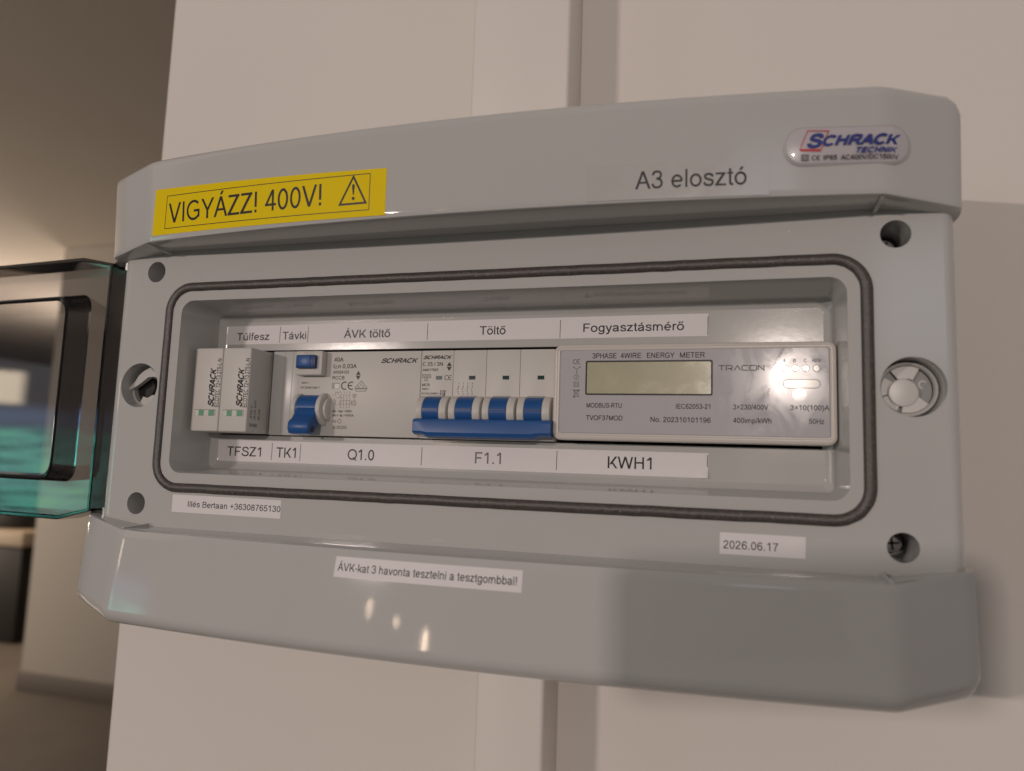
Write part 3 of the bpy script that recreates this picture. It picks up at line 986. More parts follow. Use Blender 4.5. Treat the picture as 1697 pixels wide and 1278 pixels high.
# surge protector with two plug-in cartridges
sp = thing('surge_protector', 'white two pole surge protector standing proud at the left end of the row', 'surge protector', (18, 60, 0))
box('base', 0.3, 35.7, 27.5, 60, -22.6, 22.8, DARKGREY, sp, bev=0.4)
for i, x0 in enumerate((0.2, 17.95)):
    ct = box('cartridge', x0, x0+17.5, 9.3, 27.6, -22.6, 22.6, WHITE, sp, bev=0.8, seg=3)
    yf = flat(9.3)

    def up(a, b, xb=x0+13.9, zb=-9.3):
        return (xb - b, 9.24, zb + a)
    lettering('SCHRACK', 0, 0, 21.2, 3.5, None, INK, ct, bold=0.062, shear=0.40, place=up)

    def up2(a, b, xb=x0+17.0, zb=-9.5):
        return (xb - b, 9.24, zb + a)
    lettering('ECOTEC T2+T3 275-L-N', 0, 0, 26.2, 2.5, None, INK, ct, place=up2, bold=0.018)
    xw = x0 + 2.2
    bm = bmesh.new()
    box_into(bm, xw, xw+13.4, 9.25, 9.6, -14.25, -10.95)
    sw = obj('status_window', bm, pm('slot_shade', (0.40, 0.385, 0.37), 0.5) if i == 0 else bpy.data.materials['slot_shade'], ct)
    bm = bmesh.new()
    box_into(bm, xw, xw+13.4, 9.2, 9.3, -11.1, -10.8)
    obj('window_edge', bm, DARKGREY, sw)
    bm = bmesh.new()
    for dx in (2.8, 9.0):
        box_into(bm, xw+dx, xw+dx+3.2, 9.1, 9.25, -14.2, -11.1)
    obj('green_flag', bm, GREEN, sw)
    bm = bmesh.new()
    box_into(bm, xw+6.0, xw+9.0, 9.15, 9.3, -14.2, -11.3)
    box_into(bm, xw+0.4, xw+2.8, 9.15, 9.3, -14.2, -11.3)
    obj('white_flag', bm, WHITE, sw)
    if i == 1:
        for s_, yb, zb, wd, hh in (('275 V', 13.6, -15.0, 7.0, 1.5), ('20 kA  8/20', 16.6, -15.4, 10.0, 1.5), ('40 kA', 20.4, -15.6, 6.0, 1.6)):
            def sd(a, b, yb=yb, zb=zb):
                return (x0+17.56, yb - b, zb + a)
            lettering(s_, 0, 0, wd, hh, None, INK, ct, place=sd)

        def sd2(a, b):
            return (x0+17.56, 12.0 + a, -19.5 + b)
        lettering('EN 61643', 0, 0, 6.5, 1.7, None, INK, ct, place=sd2)

# blank cover
bc = thing('blanking_strip', 'plain pale grey blanking strip filling the slot beside the surge protector', 'blanking strip', (45, 33, 0))
box('strip_body', 36.1, 53.9, 28.2, 36, -23.0, 23.4, BLANK, bc, bev=0.5)
bm = bmesh.new()
for xx in (43.4, 48.6):
    box_into(bm, xx, xx+0.35, 28.1, 28.3, -22.6, 23.0)
obj('break_line', bm, DARKGREY if False else pm('groove_plastic', (0.40, 0.40, 0.39), 0.5), bc)

# residual current breaker
rc = thing('residual_current_breaker', 'wide white residual current breaker with blue test button and single blue lever', 'breaker', (90, 60, 0))
body = box('breaker_body', 54.2, 125.9, 27, 60, -22.8, 22.6, WHITE, rc, bev=0.4)
F27 = flat(27.0)
th = box('test_housing', 54.9, 70.8, 21.6, 27.2, 9.3, 22.4, WHITE, rc, bev=0.7)
tb = box('test_button', 56.4, 68.0, 19.0, 24, 12.7, 19.9, NAVY, th, bev=0.6)
box('button_face', 57.2, 65.4, 18.6, 19.2, 13.5, 19.5, BLUE, tb, bev=0.25)
lettering('TEST', 59.4, 20.35, 6.4, 1.5, flat(21.6), EMBOSS, th, bold=0.01)
bm = bmesh.new()
cyl_x_into(bm, 54.6, 57.3, 27.5, -8.6, 8.4, bev=0.7)
obj('bearing_ring', bm, WHITE, rc)
bm = bmesh.new()
cyl_x_into(bm, 69.6, 72.6, 27.5, -8.8, 8.9, bev=1.0)
cyl_x_into(bm, 72.5, 74.6, 27.5, -8.8, 6.4, bev=0.8)
obj('bearing_ring', bm, WHITE, rc)
bm = bmesh.new()
cyl_x_into(bm, 57.35, 69.55, 27.5, -8.6, 7.6)
lv = obj('lever', bm, BLUE, rc)
bm = bmesh.new()
prof = [(21.5, -7.5), (19.75, -8.5), (18.8, -11.0), (16.6, -13.8), (13.9, -15.6), (12.7, -17.0), (12.5, -20.4), (13.6, -22.4), (17.0, -22.9), (19.5, -21.5), (22.5, -18.0)]
xs_ = [(58.0, 0.6), (58.5, 0.15), (59.0, 0.0), (69.3, 0.0), (69.8, 0.15), (70.3, 0.6)]
cy_ = sum(p[0] for p in prof)/len(prof)
cz_ = sum(p[1] for p in prof)/len(prof)
loft_into(bm, [[(x, p[0]+(cy_-p[0])*k*0.2, p[1]+(cz_-p[1])*k*0.2) for p in prof] for x, k in xs_])
obj('lever_grip', bm, BLUE, lv, smooth=40)
bm = bmesh.new()
tube = [(70.35, 15.8, -18.5), (70.35, 18.0, -16.5)]
loft_into(bm, [[(70.31, 15.0, -21.2), (70.31, 17.4, -21.6), (70.31, 18.8, -19.4), (70.31, 16.6, -17.9)], [(70.42, 15.0, -21.2), (70.42, 17.4, -21.6), (70.42, 18.8, -19.4), (70.42, 16.6, -17.9)]])
obj('lever_slot', bm, BLACK, lv)

for s_, x_, z_, w_, h_ in (('40A', 74.9, 17.26, 5.7, 2.2), ('I', 74.8, 13.61, 0.5, 2.2), ('n 0,03A', 77.7, 13.61, 11.0, 2.2), ('AR054103', 74.6, 10.66, 9.7, 1.55), ('RCCB', 74.5, 7.54, 7.3, 1.8),
                           ('Im =I', 75.8, -10.09, 4.4, 1.2), ('m =500A', 81.0, -10.09, 6.3, 1.2), ('Inc= I', 75.9, -12.35, 4.9, 1.2), ('c =10000A', 81.4, -12.35, 7.2, 1.2), ('400V~', 55.6, 5.20, 5.0, 0.95), ('IEC/EN61008-1', 55.5, 2.54, 11.4, 1.1)):
    lettering(s_, x_, z_, w_, h_, F27, INK, body, bold=0.022)
lettering('SCHRACK', 103.0, 16.35, 21.4, 2.3, F27, INK, body, bold=0.062, shear=0.40)
bm = bmesh.new()
for x_, z_, w_ in ((75.7, 13.6, 1.5), (80.2, -10.1, 0.8), (80.6, -12.35, 0.8)):
    stroke_into(bm, [(x_, z_), (x_+w_, z_), (x_+w_/2, z_+w_)], 0.22, F27, closed=True)
tri_pair(bm, 88.5, 7.2, 2.8, 5.0, F27)
ce_into(bm, 80.0, 1.9, 7.2, 4.5, 0.62, F27)
x_, z_ = 88.2, 1.1                               # triangle mark with three letters
stroke_into(bm, [(x_, z_+1.7), (x_+3.75, z_+5.6), (x_+7.5, z_+1.7)], 0.25, F27, closed=True)
stroke_into(bm, [(x_+0.5, z_+1.3), (x_+0.9, z_+0.15), (x_+6.6, z_+0.15), (x_+7.0, z_+1.3)], 0.25, F27, closed=True)
# circuit diagram
dx, dz = 75.2, -7.4
stroke_into(bm, [(dx+1.9, dz+5.6), (dx+1.9, dz+8.0), (dx+3.4, dz+8.0), (dx+3.4, dz+6.6)], 0.16, F27)
for k in range(4):
    xx = dx+5.2+1.75*k
    stroke_into(bm, [(xx, dz+7.4), (xx, dz+6.6), (xx-0.6, dz+5.6)], 0.16, F27)
    stroke_into(bm, [(xx, dz+5.6), (xx, dz+0.6)], 0.14, F27)
    stroke_into(bm, [(xx-1.0, dz+6.1), (xx-0.4, dz+6.1)], 0.14, F27)
stroke_into(bm, rrect(dx+4.4, dx+11.6, dz+1.7, dz+3.4, 0.8, 4), 0.16, F27, closed=True)
stroke_into(bm, [(dx+12.2, dz+5.4), (dx+14.0, dz+5.4), (dx+14.0, dz+6.9), (dx+12.2, dz+6.9)], 0.16, F27, closed=True)
stroke_into(bm, [(dx+12.2, dz+6.15), (dx+14.6, dz+6.15)], 0.14, F27)
stroke_into(bm, [(dx+13.1, dz+6.9), (dx+13.1, dz+3.5)], 0.14, F27)
stroke_into(bm, [(dx+11.8, dz+1.0), (dx+14.2, dz+1.0), (dx+14.2, dz+3.4), (dx+11.8, dz+3.4)], 0.16, F27, closed=True)
stroke_into(bm, circle(dx+13.0, dz+2.2, 0.75, 14), 0.16, F27, closed=True)
stroke_into(bm, [(dx+1.4, dz+1.9), (dx+2.1, dz+1.9), (dx+2.1, dz+3.7), (dx+1.4, dz+3.7)], 0.16, F27, closed=True)
stroke_into(bm, [(dx+1.75, dz+1.9), (dx+1.75, dz+1.2), (dx+5.2, dz+1.2)], 0.14, F27)
stroke_into(bm, [(dx+1.75, dz+3.7), (dx+0.6, dz+5.0)], 0.14, F27)
stroke_into(bm, [(dx+2.6, dz+5.2), (dx+7.0, dz+4.9)], 0.14, F27)
# small marks under the text
stroke_into(bm, [(75.8, -15.6), (78.2, -15.6), (78.2, -14.4), (75.8, -14.4)], 0.2, F27, closed=True)
stroke_into(bm, arc(76.6, -15.0, 0.4, 0, 180, 8) + arc(77.4, -15.0, 0.4, 180, 360, 8), 0.16, F27)
stroke_into(bm, [(80.3 + 1.1*math.cos(PI/6+PI/3*k), -15.0 + 1.1*math.sin(PI/6+PI/3*k)) for k in range(6)], 0.22, F27, closed=True)
stroke_into(bm, [(76.3, -18.2), (79.9, -18.2)], 0.16, F27)
stroke_into(bm, [(77.1, -18.8), (79.9, -18.8), (79.9, -17.6), (77.1, -17.6)], 0.16, F27, closed=True)
stroke_into(bm, [(80.2, -18.9), (84.6, -18.9), (84.6, -17.5), (80.2, -17.5)], 0.18, F27, closed=True)
obj('printed_marks', bm, INK, body, smooth=None, fix=False)
for s_, x_, z_, w_, h_ in (('D', 90.1, 2.9, 0.9, 1.3), ('V', 91.4, 3.9, 1.1, 1.4), ('E', 92.9, 2.9, 0.8, 1.3), ('10000', 80.6, -18.6, 3.6, 0.8), ('1', 75.2, -1.5, 0.4, 1.0), ('N', 79.6, 0.3, 0.7, 0.7), ('1', 81.9, 0.3, 0.4, 0.7), ('3', 83.5, 0.3, 0.5, 0.7), ('5', 85.2, 0.3, 0.5, 0.7),
                           ('N', 80.0, -7.9, 0.7, 0.8), ('2', 81.8, -7.9, 0.5, 0.8), ('4', 83.5, -7.9, 0.5, 0.8), ('6', 85.3, -7.9, 0.5, 0.8)):
    lettering(s_, x_, z_, w_, h_, F27, INK, body)
bm = bmesh.new()
box_into(bm, 74.5, 78.9, 26.9, 27.0, 2.45, 5.7)
iw = obj('indicator_window', bm, DARKGREY, body)
bm = bmesh.new()
box_into(bm, 76.3, 79.0, 26.8, 26.92, 2.6, 5.1)
obj('indicator_flag', bm, WHITE, iw) if False else obj('indicator_flag', bm, PAPER, rc)

# four pole circuit breaker
mc = thing('circuit_breaker', 'white four pole circuit breaker with four blue toggles joined by one blue bar', 'breaker', (162, 60, 0))
POLES = [126.15, 143.95, 161.75, 179.55]
pw_ = 17.7
for i, x0 in enumerate(POLES):
    x1 = x0+pw_
    pb = box('pole_body', x0, x1, 27, 60, -22.9, 22.6, WHITE, mc, bev=0.3)
    # raised bearing cheeks on each side of the toggle
    bm = bmesh.new()
    for a, b in ((x0+0.5, x0+4.2), (x1-4.6, x1-0.5)):
        cyl_x_into(bm, a, b, 27.6, -9.2, 8.0, bev=0.7)
    obj('cheek', bm, WHITE, pb)
    bm = bmesh.new()
    box_into(bm, x0+4.2, x1-4.6, 26.6, 27.2, -16.5, -0.9)
    obj('toggle_slot', bm, DARKGREY, pb)
    bm = bmesh.new()
    cyl_x_into(bm, x0+4.25, x1-4.65, 27.4, -9.0, 7.4)
    tg = obj('toggle', bm, BLUE, mc)
    bm = bmesh.new()
    box_into(bm, x0+4.3, x1-4.7, 19.4, 20.4, -8.75, -8.25)
    obj('toggle_groove', bm, NAVY, tg)
    wx = (134.5, 152.6, 170.5, 188.6)[i]
    bm = bmesh.new()
    box_into(bm, wx, wx+3.4, 26.88, 27.0, 7.4, 9.95)
    iw = obj('indicator_window', bm, TEAL, pb)
    bm = bmesh.new()
    box_into(bm, wx, wx+3.4, 26.85, 26.9, 9.35, 9.95)
    obj('window_edge', bm, WHITE, iw)
    if i == 0:
        pb0 = pb
    if i == 1:
        pb1 = pb
bm = bmesh.new()
bx0, bx1 = 127.0, 198.2
prof = [(23.5, -13.6), (19.0, -13.2), (17.0, -13.8), (16.6, -15.0), (16.6, -19.6), (17.2, -20.6), (19.5, -21.4), (23.5, -21.4)]
low = [(23.5, -13.6), (19.0, -13.2), (17.0, -13.8), (16.6, -15.0), (16.2, -20.2), (16.9, -22.0), (19.5, -22.9), (23.5, -22.7)]
rings = []
for x, k in ((bx0, 0), (bx0+5, 0), (bx0+8, 1), (bx1-10, 1), (bx1-6, 0), (bx1, 0)):
    rings.append([(x, lerp(a[0], b[0], k), lerp(a[1], b[1], k)) for a, b in zip(prof, low)])
loft_into(bm, rings)
bmesh.ops.bevel(bm, geom=[e for e in bm.edges if abs(e.verts[0].co.x-e.verts[1].co.x) < 0.01 and (e.verts[0].co.x in (bx0, bx1))], offset=0.4, segments=2, affect='EDGES')
obj('handle_bar', bm, BLUE, mc, smooth=18)
lettering('SCHRACK', 127.1, 18.15, 16.0, 1.75, F27, INK, pb0, bold=0.062, shear=0.40)
for s_, x_, z_, w_, h_ in (('C 25 / 3N', 126.8, 14.58, 11.2, 1.9), ('AM017825', 126.9, 11.89, 8.7, 1.25), ('MCB', 127.0, 4.07, 4.2, 1.3), ('400V~', 127.0, 2.05, 4.4, 0.95), ('IEC/EN 60898-1', 126.9, -0.27, 9.6, 0.9)):
    lettering(s_, x_, z_, w_, h_, F27, INK, pb0, bold=0.022)
bm = bmesh.new()
tri_pair(bm, 140.2, 11.8, 2.8, 4.8, F27)
ce_into(bm, 139.2, 7.1, 3.9, 2.6, 0.34, F27)
stroke_into(bm, [(126.9, 8.4), (131.6, 8.4), (131.6, 10.1), (126.9, 10.1)], 0.2, F27, closed=True)
stroke_into(bm, [(128.4, 6.7), (129.9, 6.7), (129.9, 8.4), (128.4, 8.4)], 0.2, F27, closed=True)
ex, ez = 137.4, -1.4                              # conformity mark: three square letters
stroke_into(bm, [(ex+0.9, ez+3.0), (ex, ez+3.0), (ex, ez), (ex+0.9, ez)], 0.3, F27)
stroke_into(bm, [(ex, ez+1.5), (ex+0.8, ez+1.5)], 0.3, F27)
stroke_into(bm, [(ex+1.25, ez), (ex+1.25, ez+3.0), (ex+2.0, ez+3.0), (ex+2.0, ez)], 0.3, F27)
stroke_into(bm, [(ex+1.25, ez+1.3), (ex+2.0, ez+1.3)], 0.3, F27)
stroke_into(bm, [(ex+3.2, ez+3.0), (ex+2.4, ez+3.0), (ex+2.4, ez), (ex+3.2, ez)], 0.3, F27)
obj('printed_marks', bm, INK, pb0, smooth=None, fix=False)
lettering('10000', 127.3, 8.8, 3.9, 0.9, F27, INK, pb0)
lettering('3', 128.85, 7.0, 0.6, 0.9, F27, INK, pb0)
bm = bmesh.new()
for k in range(4):
    xx = 147.2+2.45*k
    stroke_into(bm, [(xx, 4.2), (xx, 3.4)], 0.35, F27)
    if k < 3:
        stroke_into(bm, [(xx, 3.2), (xx-0.2, 2.4), (xx-1.0, 2.7)], 0.18, F27)
        stroke_into(bm, [(xx-0.9, 1.6), (xx-0.1, 1.4), (xx, 0.7)], 0.18, F27)
    else:
        stroke_into(bm, [(xx-0.5, 2.8), (xx, 1.4), (xx, 0.7)], 0.18, F27)
obj('printed_marks', bm, INK, pb1, smooth=None, fix=False)
for k, (a, b) in enumerate((('1', '2'), ('3', '4'), ('5', '6'), ('N', 'N'))):
    lettering(a, 147.0+2.45*k, 4.9, 0.5, 0.9, F27, INK, pb1)
    lettering(b, 147.0+2.45*k, -0.5, 0.5, 0.9, F27, INK, pb1)

# energy meter
em = thing('energy_meter', 'wide cream three phase energy meter with glossy grey face and blank display', 'energy meter', (261, 60, 0))
bm = bmesh.new()
MX0, MX1, MZ0, MZ1 = 198.2, 324.3, -22.3, 23.6
rings = [[(x, y, z) for x, z in rrect(MX0+a, MX1-a, MZ0+a, MZ1-a, max(1.0, r-a))] for y, a, r in
         ((58, 1.0, 4), (31, 1.0, 4), (30, 0.2, 4), (21.6, 0.0, 4), (20.5, 0.4, 4), (20.05, 1.1, 4), (20.0, 1.6, 4), (20.3, 1.9, 4), (20.3, 2.2, 4), (20.0, 2.45, 4), (20.1, 2.9, 4), (20.9, 3.0, 4), (20.9, 3.4, 4), (21.1, 3.6, 4))]
loft_into(bm, rings, True, False)
obj('housing', bm, CREAM, em, smooth=30)
FX0, FX1, FZ0, FZ1 = MX0+3.3, MX1-3.0, MZ0+3.3, MZ1-2.6
bm = bmesh.new()
rings = [[(x, y, z) for x, z in rrect(FX0+a, FX1-a, FZ0+a, FZ1-a, 1.2)] for y, a in ((22.5, 0), (20.75, 0.0), (20.5, 0.35))]
loft_into(bm, rings)
face = obj('face_panel', bm, FACE, em, smooth=25)
FF = flat(20.5)
LX0, LX1, LZ0_, LZ1_ = 213.8, 272.2, -0.8, 15.6
bm = bmesh.new()
o_ = rrect(LX0, LX1, LZ0_, LZ1_, 0.9)
i_ = rrect(LX0+0.75, LX1-0.75, LZ0_+0.75, LZ1_-0.75, 0.5)
rings = [[(x, y, z) for x, z in lp_] for y, lp_ in ((20.48, o_), (20.38, o_), (20.38, i_), (20.46, i_))]
loft_into(bm, rings, False, False)
obj('display_frame', bm, INK, em, fix=False)
bm = bmesh.new()
loft_into(bm, [[(x, y, z) for x, z in rrect(LX0+0.7, LX1-0.7, LZ0_+0.7, LZ1_-0.7, 0.5)] for y in (20.47, 20.42)])
obj('display', bm, LCD, em)
for s_, x_, z_, w_, h_ in (('3PHASE', 216.9, 16.7, 11.5, 2.45), ('4WIRE', 230.3, 16.7, 9.6, 2.45), ('ENERGY', 242.6, 16.7, 12.6, 2.45), ('METER', 257.6, 16.7, 11.2, 2.45), ('MODBUS-RTU', 214.6, -6.78, 16.6, 2.15), ('IEC62053-21', 256.0, -6.88, 15.2, 2.2),
                           ('3×230/400V', 281.0, -6.95, 15.0, 2.2), ('3×10(100)A', 305.0, -6.95, 16.0, 2.15), ('TVOF37MOD', 214.5, -12.67, 17.2, 2.2), ('No. 202310101196', 244.6, -13.1, 26.8, 2.3), ('400imp/kWh', 281.0, -13.0, 16.2, 2.3), ('50Hz', 312.6, -12.9, 6.2, 2.2),
                           ('A', 302.2, 14.14, 1.2, 1.6), ('B', 306.4, 14.14, 1.2, 1.6), ('C', 310.8, 14.14, 1.2, 1.6), ('REV', 314.2, 14.11, 3.6, 1.6)):
    lettering(s_, x_, z_, w_, h_, FF, INK if s_ not in 'ABCREV' else GREYINK, face, bold=0.016)
bm = bmesh.new()
tx, tz, tw = 274.6, 10.7, 0.42                    # maker's name in thin strokes
H_ = 2.2
stroke_into(bm, [(tx, tz+H_), (tx+2.9, tz+H_)], tw, FF)
stroke_into(bm, [(tx+1.45, tz+H_), (tx+1.45, tz)], tw, FF)
stroke_into(bm, [(tx+3.5, tz), (tx+3.5, tz+H_), (tx+5.6, tz+H_), (tx+6.1, tz+H_-0.4), (tx+6.1, tz+1.1), (tx+5.6, tz+0.8), (tx+4.0, tz+0.8)], tw, FF)
stroke_into(bm, [(tx+5.0, tz+0.8), (tx+6.2, tz)], tw, FF)
stroke_into(bm, [(tx+6.9, tz), (tx+8.3, tz+H_), (tx+9.7, tz)], tw, FF)
stroke_into(bm, [(tx+13.0, tz+H_), (tx+10.7, tz+H_), (tx+10.3, tz+H_-0.4), (tx+10.3, tz+0.4), (tx+10.7, tz), (tx+13.0, tz)], tw, FF)
stroke_into(bm, rrect(tx+13.6, tx+16.5, tz, tz+H_, 0.45, 3), tw, FF, closed=True)
stroke_into(bm, [(tx+17.2, tz), (tx+17.2, tz+H_), (tx+19.6, tz), (tx+19.6, tz+H_)], tw, FF)
ce_into(bm, 207.6, 14.0, 3.4, 2.4, 0.3, FF)
for px, pz in ((208.0, 12.6), (211.0, 12.6), (209.5, 9.9)):
    stroke_into(bm, [(px, pz), (209.5, 11.4)], 0.22, FF)
    sheet_into(bm, circle(px, pz, 0.3, 10), FF, 0.05)
stroke_into(bm, circle(209.4, 7.8, 1.2, 20), 0.2, FF, closed=True)
stroke_into(bm, [(209.1, 8.2), (209.45, 8.5), (209.45, 7.1)], 0.22, FF)
stroke_into(bm, [(208.2, 3.1), (210.6, 3.1), (210.6, 5.4), (208.2, 5.4)], 0.2, FF, closed=True)
stroke_into(bm, [(208.8, 3.7), (210.0, 3.7), (210.0, 4.8), (208.8, 4.8)], 0.2, FF, closed=True)
stroke_into(bm, [(208.4, 1.3), (208.8, -1.6), (210.2, -1.6), (210.6, 1.3)], 0.2, FF, closed=True)
stroke_into(bm, [(207.9, 1.5), (211.1, 1.5)], 0.25, FF)
stroke_into(bm, [(207.8, 1.9), (211.0, -1.9)], 0.2, FF)
stroke_into(bm, [(207.8, -1.9), (211.0, 1.9)], 0.2, FF)
stroke_into(bm, circle(208.6, -1.9, 0.35, 10), 0.18, FF, closed=True)
obj('printed_marks', bm, GREYINK, face, smooth=None, fix=False)
for k, xx in enumerate((302.9, 307.3, 311.6, 315.9)):
    bm = bmesh.new()
    loft_into(bm, [[(a, y, b) for a, b in circle(xx, 11.5, r, 24)] for y, r in ((20.55, 1.3), (20.46, 1.3))])
    ld = obj('indicator_lamp', bm, LED, em)
    bm = bmesh.new()
    stroke_into(bm, circle(xx, 11.5, 1.45, 24), 0.24, FF, 0.06, closed=True)
    obj('lamp_ring', bm, GREYINK, ld, smooth=None, fix=False)
bm = bmesh.new()
pl = rrect(302.2, 317.4, 2.7, 6.5, 1.9)
loft_into(bm, [[(x, y, z) for x, z in rrect(302.4, 317.2, 2.9, 6.3, 1.65)] for y in (20.55, 20.46)])
pd = obj('sensor_window', bm, PILL, em)
bm = bmesh.new()
stroke_into(bm, pl, 0.25, FF, 0.06, closed=True)
obj('window_outline', bm, GREYINK, pd, smooth=None, fix=False)
bm = bmesh.new()
loft_into(bm, [[(a, y, b) for a, b in circle(309.0, -0.3, r, 28)] for y, r in ((20.55, 2.9), (20.47, 2.9))])
obj('pressed_spot', bm, SPOT, em)

# ------------------------------------------------------------------ stickers


def sticker(name, label, cat, corners, yf, mat, nx=1, nz=1, th=0.12, group=None, lift=0.0):
    """thin tape laid on the surface yf; corners TL TR BR BL in (x,z)"""
    tl, tr_, br, bl = corners
    bm = bmesh.new()
    front = []
    for j in range(nz+1):
        row = []
        for i in range(nx+1):
            u, v = i/nx, j/nz
            x = lerp(lerp(tl[0], tr_[0], u), lerp(bl[0], br[0], u), v)
            z = lerp(lerp(tl[1], tr_[1], u), lerp(bl[1], br[1], u), v)
            up_ = lift*max(0.0, 1-math.hypot(x-br[0], (z-br[1])*1.2)/7.0)**2
            row.append(bm.verts.new((x, yf(x, z)-th-up_, z)))
        front.append(row)
    for j in range(nz):
        for i in range(nx):
            bm.faces.new((front[j][i], front[j+1][i], front[j+1][i+1], front[j][i+1]))
    rim = front[0] + [front[j][nx] for j in range(1, nz+1)] + front[nz][::-1][1:] + [front[j][0] for j in range(nz-1, 0, -1)]
    back_ = [bm.verts.new((v.co.x, yf(v.co.x, v.co.z)+0.02, v.co.z)) for v in rim]
    for i in range(len(rim)):
        j = (i+1) % len(rim)
        bm.faces.new((rim[i], rim[j], back_[j], back_[i]))
    o = obj(name, bm, mat, origin=(bl[0], yf(*bl), bl[1]), smooth=20)
    return tag(o, label, cat, group)


ys = sticker('warning_sticker', 'yellow warning tape reading 400V on the upper band of the box', 'sticker', ((-6.9, 101.0), (130.2, 96.9), (129.8, 75.3), (-8.6, 77.0)), y_upper, YELLOW, 40, 4)
yu = lambda x, z: y_upper(x, z)-0.12
lettering('VIGYÁZZ! 400V!', 2.6, 82.5, 93.6, 10.2, yu, INK, ys, off=0.06)
bm = bmesh.new()


def dense(a, b, n=24):
    return [(lerp(a[0], b[0], i/n), lerp(a[1], b[1], i/n)) for i in range(n+1)]


fr_ = [(1.4, 96.7), (121.9, 95.1), (121.5, 78.4), (0.2, 79.9)]
for k in range(4):
    stroke_into(bm, dense(fr_[k], fr_[(k+1) % 4]), 0.35, yu, 0.06)
stroke_into(bm, [(106.2, 81.9), (119.8, 81.8), (113.2, 94.4)], 0.95, yu, 0.06, closed=True)
sheet_into(bm, [(112.5, 90.4), (113.0, 91.0), (113.5, 91.0), (114.0, 90.4), (113.6, 86.0), (113.0, 86.0)], yu, 0.06)
sheet_into(bm, circle(113.25, 84.3, 0.8, 16), yu, 0.06)
obj('warning_marks', bm, INK, ys, smooth=None, fix=False)

a3 = sticker('name_sticker', 'clear tape reading A3 elosztó on the upper band left of the badge', 'sticker', ((222, 90.2), (294.4, 89.7), (294.3, 74.8), (222.1, 75.2)), y_upper, CLEAR_TAPE, 24, 3)
lettering('A3 elosztó', 241.9, 79.3, 43.8, 7.4, lambda x, z: y_upper(x, z)-0.12, INK, a3, off=0.06)

# maker's badge
bm = bmesh.new()
BX0, BX1, BZ0, BZ1 = 299.6, 346.6, 85.6, 101.3
yb_ = lambda x, z: y_upper(x, z)
rings = []
for off, a in ((-0.05, 0), (0.5, 0.0), (0.95, 0.45), (1.2, 1.2)):
    rings.append([(x, yb_(x, z)-off, z) for x, z in rrect(BX0+a, BX1-a, BZ0+a, BZ1-a, 7.3-a, 8)])
rr2 = rrect(BX0, BX1, BZ0, BZ1, 7.3, 8)
loft_into(bm, rings, True, False)
top = rings[-1]
n4 = len(top)
inner_pts = []
# fill the domed top in strips so that it follows the band
tv = [v for v in bm.verts][-n4:]
half = n4//2
ups = tv[:half]           # right corner + upper left corner
lows = tv[half:][::-1]
for i in range(half-1):
    bm.faces.new((ups[i], ups[i+1], lows[i+1], lows[i]))
bd = obj('maker_badge', bm, BADGE, origin=(BX0, y_upper(BX0, BZ0), BZ0), smooth=40)
tag(bd, 'glossy oval resin badge with blue and red logo at the upper right of the box', 'badge')
yg = lambda x, z: y_upper(x, z)-1.2
lettering('S', 308.3, 92.6, 6.2, 5.2, yg, BLUEINK, bd, bold=0.060, shear=0.3, off=0.12)
lettering('CHRACK', 314.0, 93.2, 29.0, 3.9, yg, BLUEINK, bd, bold=0.056, shear=0.35, off=0.12)
lettering('TECHNIK', 326.4, 90.0, 15.2, 2.1, yg, BLUEINK, bd, bold=0.045, shear=0.35, off=0.12)
lettering('IP65', 314.4, 87.5, 4.9, 1.85, yg, INK, bd, off=0.12, bold=0.01)
lettering('AC400V/DC1500V', 320.6, 87.4, 21.2, 1.85, yg, INK, bd, off=0.12, bold=0.012)
bm = bmesh.new()
stroke_into(bm, rrect(BX0+0.75, BX1-0.75, BZ0+0.75, BZ1-0.75, 6.6, 8), 0.35, lambda x, z: y_upper(x, z)-1.05, 0.06, closed=True)
obj('badge_rim', bm, EMBOSS, bd, smooth=None, fix=False)
bm = bmesh.new()
stroke_into(bm, [(305.6, 91.9), (308.6, 99.3), (316.3, 99.0), (313.4, 91.6)], 0.4, yg, 0.1, closed=True)
stroke_into(bm, [(305.7, 91.7), (313.4, 91.4)], 1.0, yg, 0.11)
obj('red_frame', bm, REDINK, bd, smooth=None, fix=False)
bm = bmesh.new()
stroke_into(bm, [(306.3, 87.4), (308.7, 87.4), (308.7, 89.7), (306.3, 89.7)], 0.3, yg, 0.12, closed=True)
stroke_into(bm, [(306.9, 88.0), (308.1, 88.0), (308.1, 89.1), (306.9, 89.1)], 0.3, yg, 0.12, closed=True)
ce_into(bm, 310.0, 87.5, 3.0, 1.9, 0.28, yg, 0.12)
obj('printed_marks', bm, INK, bd, smooth=None, fix=False)

av = sticker('notice_sticker', 'white tape notice about testing every 3 months on the lower band', 'sticker', ((115.6, -77.0), (199.8, -77.0), (199.8, -85.6), (115.4, -85.6)), y_lower, PAPER, 24, 3)
lettering('ÁVK-kat 3 havonta tesztelni a tesztgombbal!', 117.0, -82.9, 80.6, 3.3, lambda x, z: y_lower(x, z)-0.12, INK, av, off=0.06, bold=0.004)
il = sticker('contact_sticker', 'white tape with a phone number beneath the gasket at lower left', 'sticker', ((1.0, -56.2), (66.0, -56.4), (66.2, -65.4), (1.0, -65.2)), flat(0.0), PAPER)
lettering('Illés Bertaan +36308765130', 10.9, -62.2, 55.0, 3.0, flat(-0.12), INK, il, off=0.06)
da = sticker('date_sticker', 'white tape with the date 2026.06.17 beneath the gasket at lower right', 'sticker', ((275.6, -59.8), (308.8, -59.9), (308.6, -68.5), (275.5, -68.6)), flat(0.0), PAPER)
lettering('2026.06.17', 277.0, -66.3, 21.3, 3.3, flat(-0.12), INK, da, off=0.06)

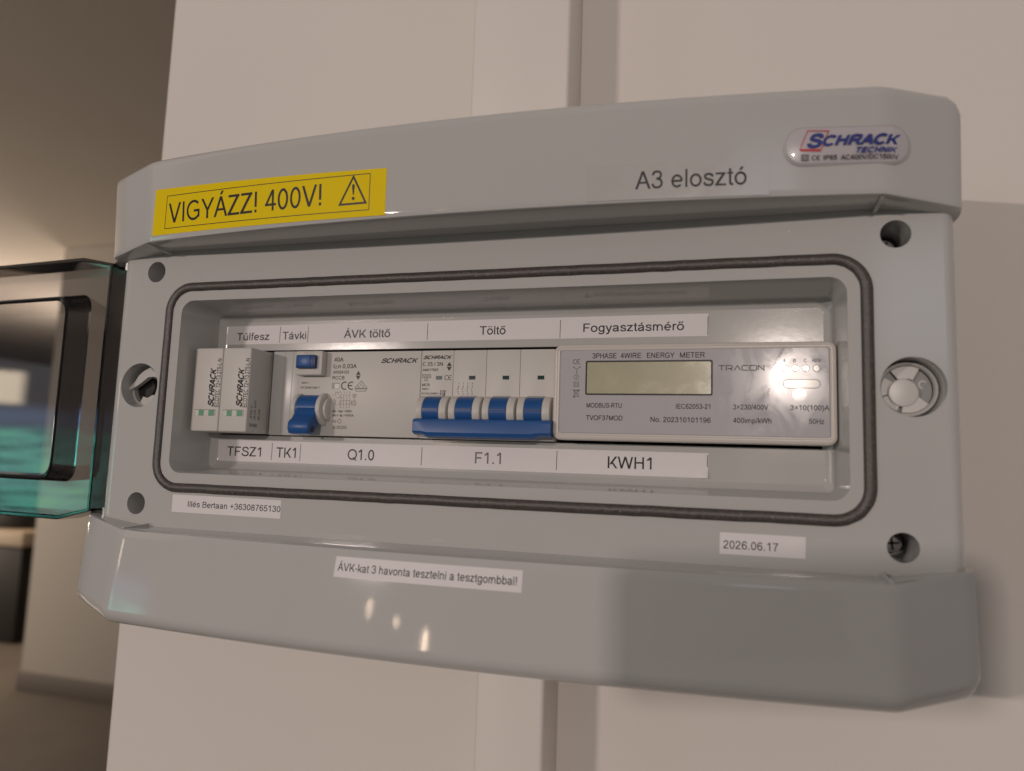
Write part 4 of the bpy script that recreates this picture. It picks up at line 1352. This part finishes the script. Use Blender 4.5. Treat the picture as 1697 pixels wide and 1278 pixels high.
F33 = flat(33.0)
F33i = flat(32.88)
us = sticker('label_strip', 'white printed label strip above the row of devices', 'label strip', ((0.9, 39.2), (270.0, 39.8), (270.1, 28.9), (0.6, 28.5)), F33, PAPER, 4, 1, group='printed label strips')
for s_, x_, z_, w_, h_ in (('Túlfesz', 7.6, 30.87, 21.6, 4.3), ('Távki', 37.8, 31.01, 15.1, 4.3), ('ÁVK töltő', 76.5, 31.21, 27.9, 4.4), ('Töltő', 155.4, 31.55, 14.0, 4.45), ('Fogyasztásmérő', 209.8, 31.89, 48.9, 4.3)):
    lettering(s_, x_, z_, w_, h_, F33i, INK, us, bold=0.008)
ls = sticker('label_strip', 'white printed label strip below the row of devices', 'label strip', ((0.2, -26.2), (270.2, -26.5), (270.0, -38.1), (0.2, -38.1)), F33, PAPER, 180, 8, group='printed label strips', lift=1.6)
for s_, x_, z_, w_, h_ in (('TFSZ1', 6.8, -35.12, 22.3, 5.2), ('TK1', 39.0, -35.2, 12.3, 5.5), ('Q1.0', 83.1, -35.12, 15.7, 5.6), ('F1.1', 155.5, -34.83, 13.8, 5.7), ('KWH1', 223.3, -34.96, 20.9, 5.7)):
    lettering(s_, x_, z_, w_, h_, F33i, INK if s_ != 'F1.1' else FADED_GLARE, ls, bold=0.006)
for par, z0, z1 in ((us, 29.2, 38.3), (ls, -36.8, -27.4)):
    bm = bmesh.new()
    for xx in (36, 54, 126, 198, 269.7):
        stroke_into(bm, [(xx, z0), (xx+0.1, z1)], 0.3, F33i, 0.05)
    obj('divider_lines', bm, INK, par, smooth=None, fix=False)

# the phone that takes the picture, held up just behind the viewpoint: its shadow falls on the lower right of the box
ph = thing('smartphone', 'black smartphone held up level in front of the grey box', 'phone', CAM)
Rv, Fv, Uv = Vector(R_), Vector(F_), Vector(U_)


def phone_slab(name, a0, a1, b0, b1, d0, d1, r, mat):
    bm = bmesh.new()
    rings = []
    for d, ins in ((d0, 1.2), (d0+1.0, 0), (d1-1.0, 0), (d1, 1.2)):
        rings.append([tuple(Vector(CAM) + Rv*a + Uv*b + Fv*d) for a, b in rrect(a0+ins, a1-ins, b0+ins, b1-ins, r)])
    loft_into(bm, rings)
    return obj(name, bm, mat, ph)


phone_slab('phone_body', -14, 148, -48, 13, -16, -8, 8, DARKM)
phone_slab('lens_ring', -7, 7, -7, 7, -7.9, -5.5, 6, METAL)
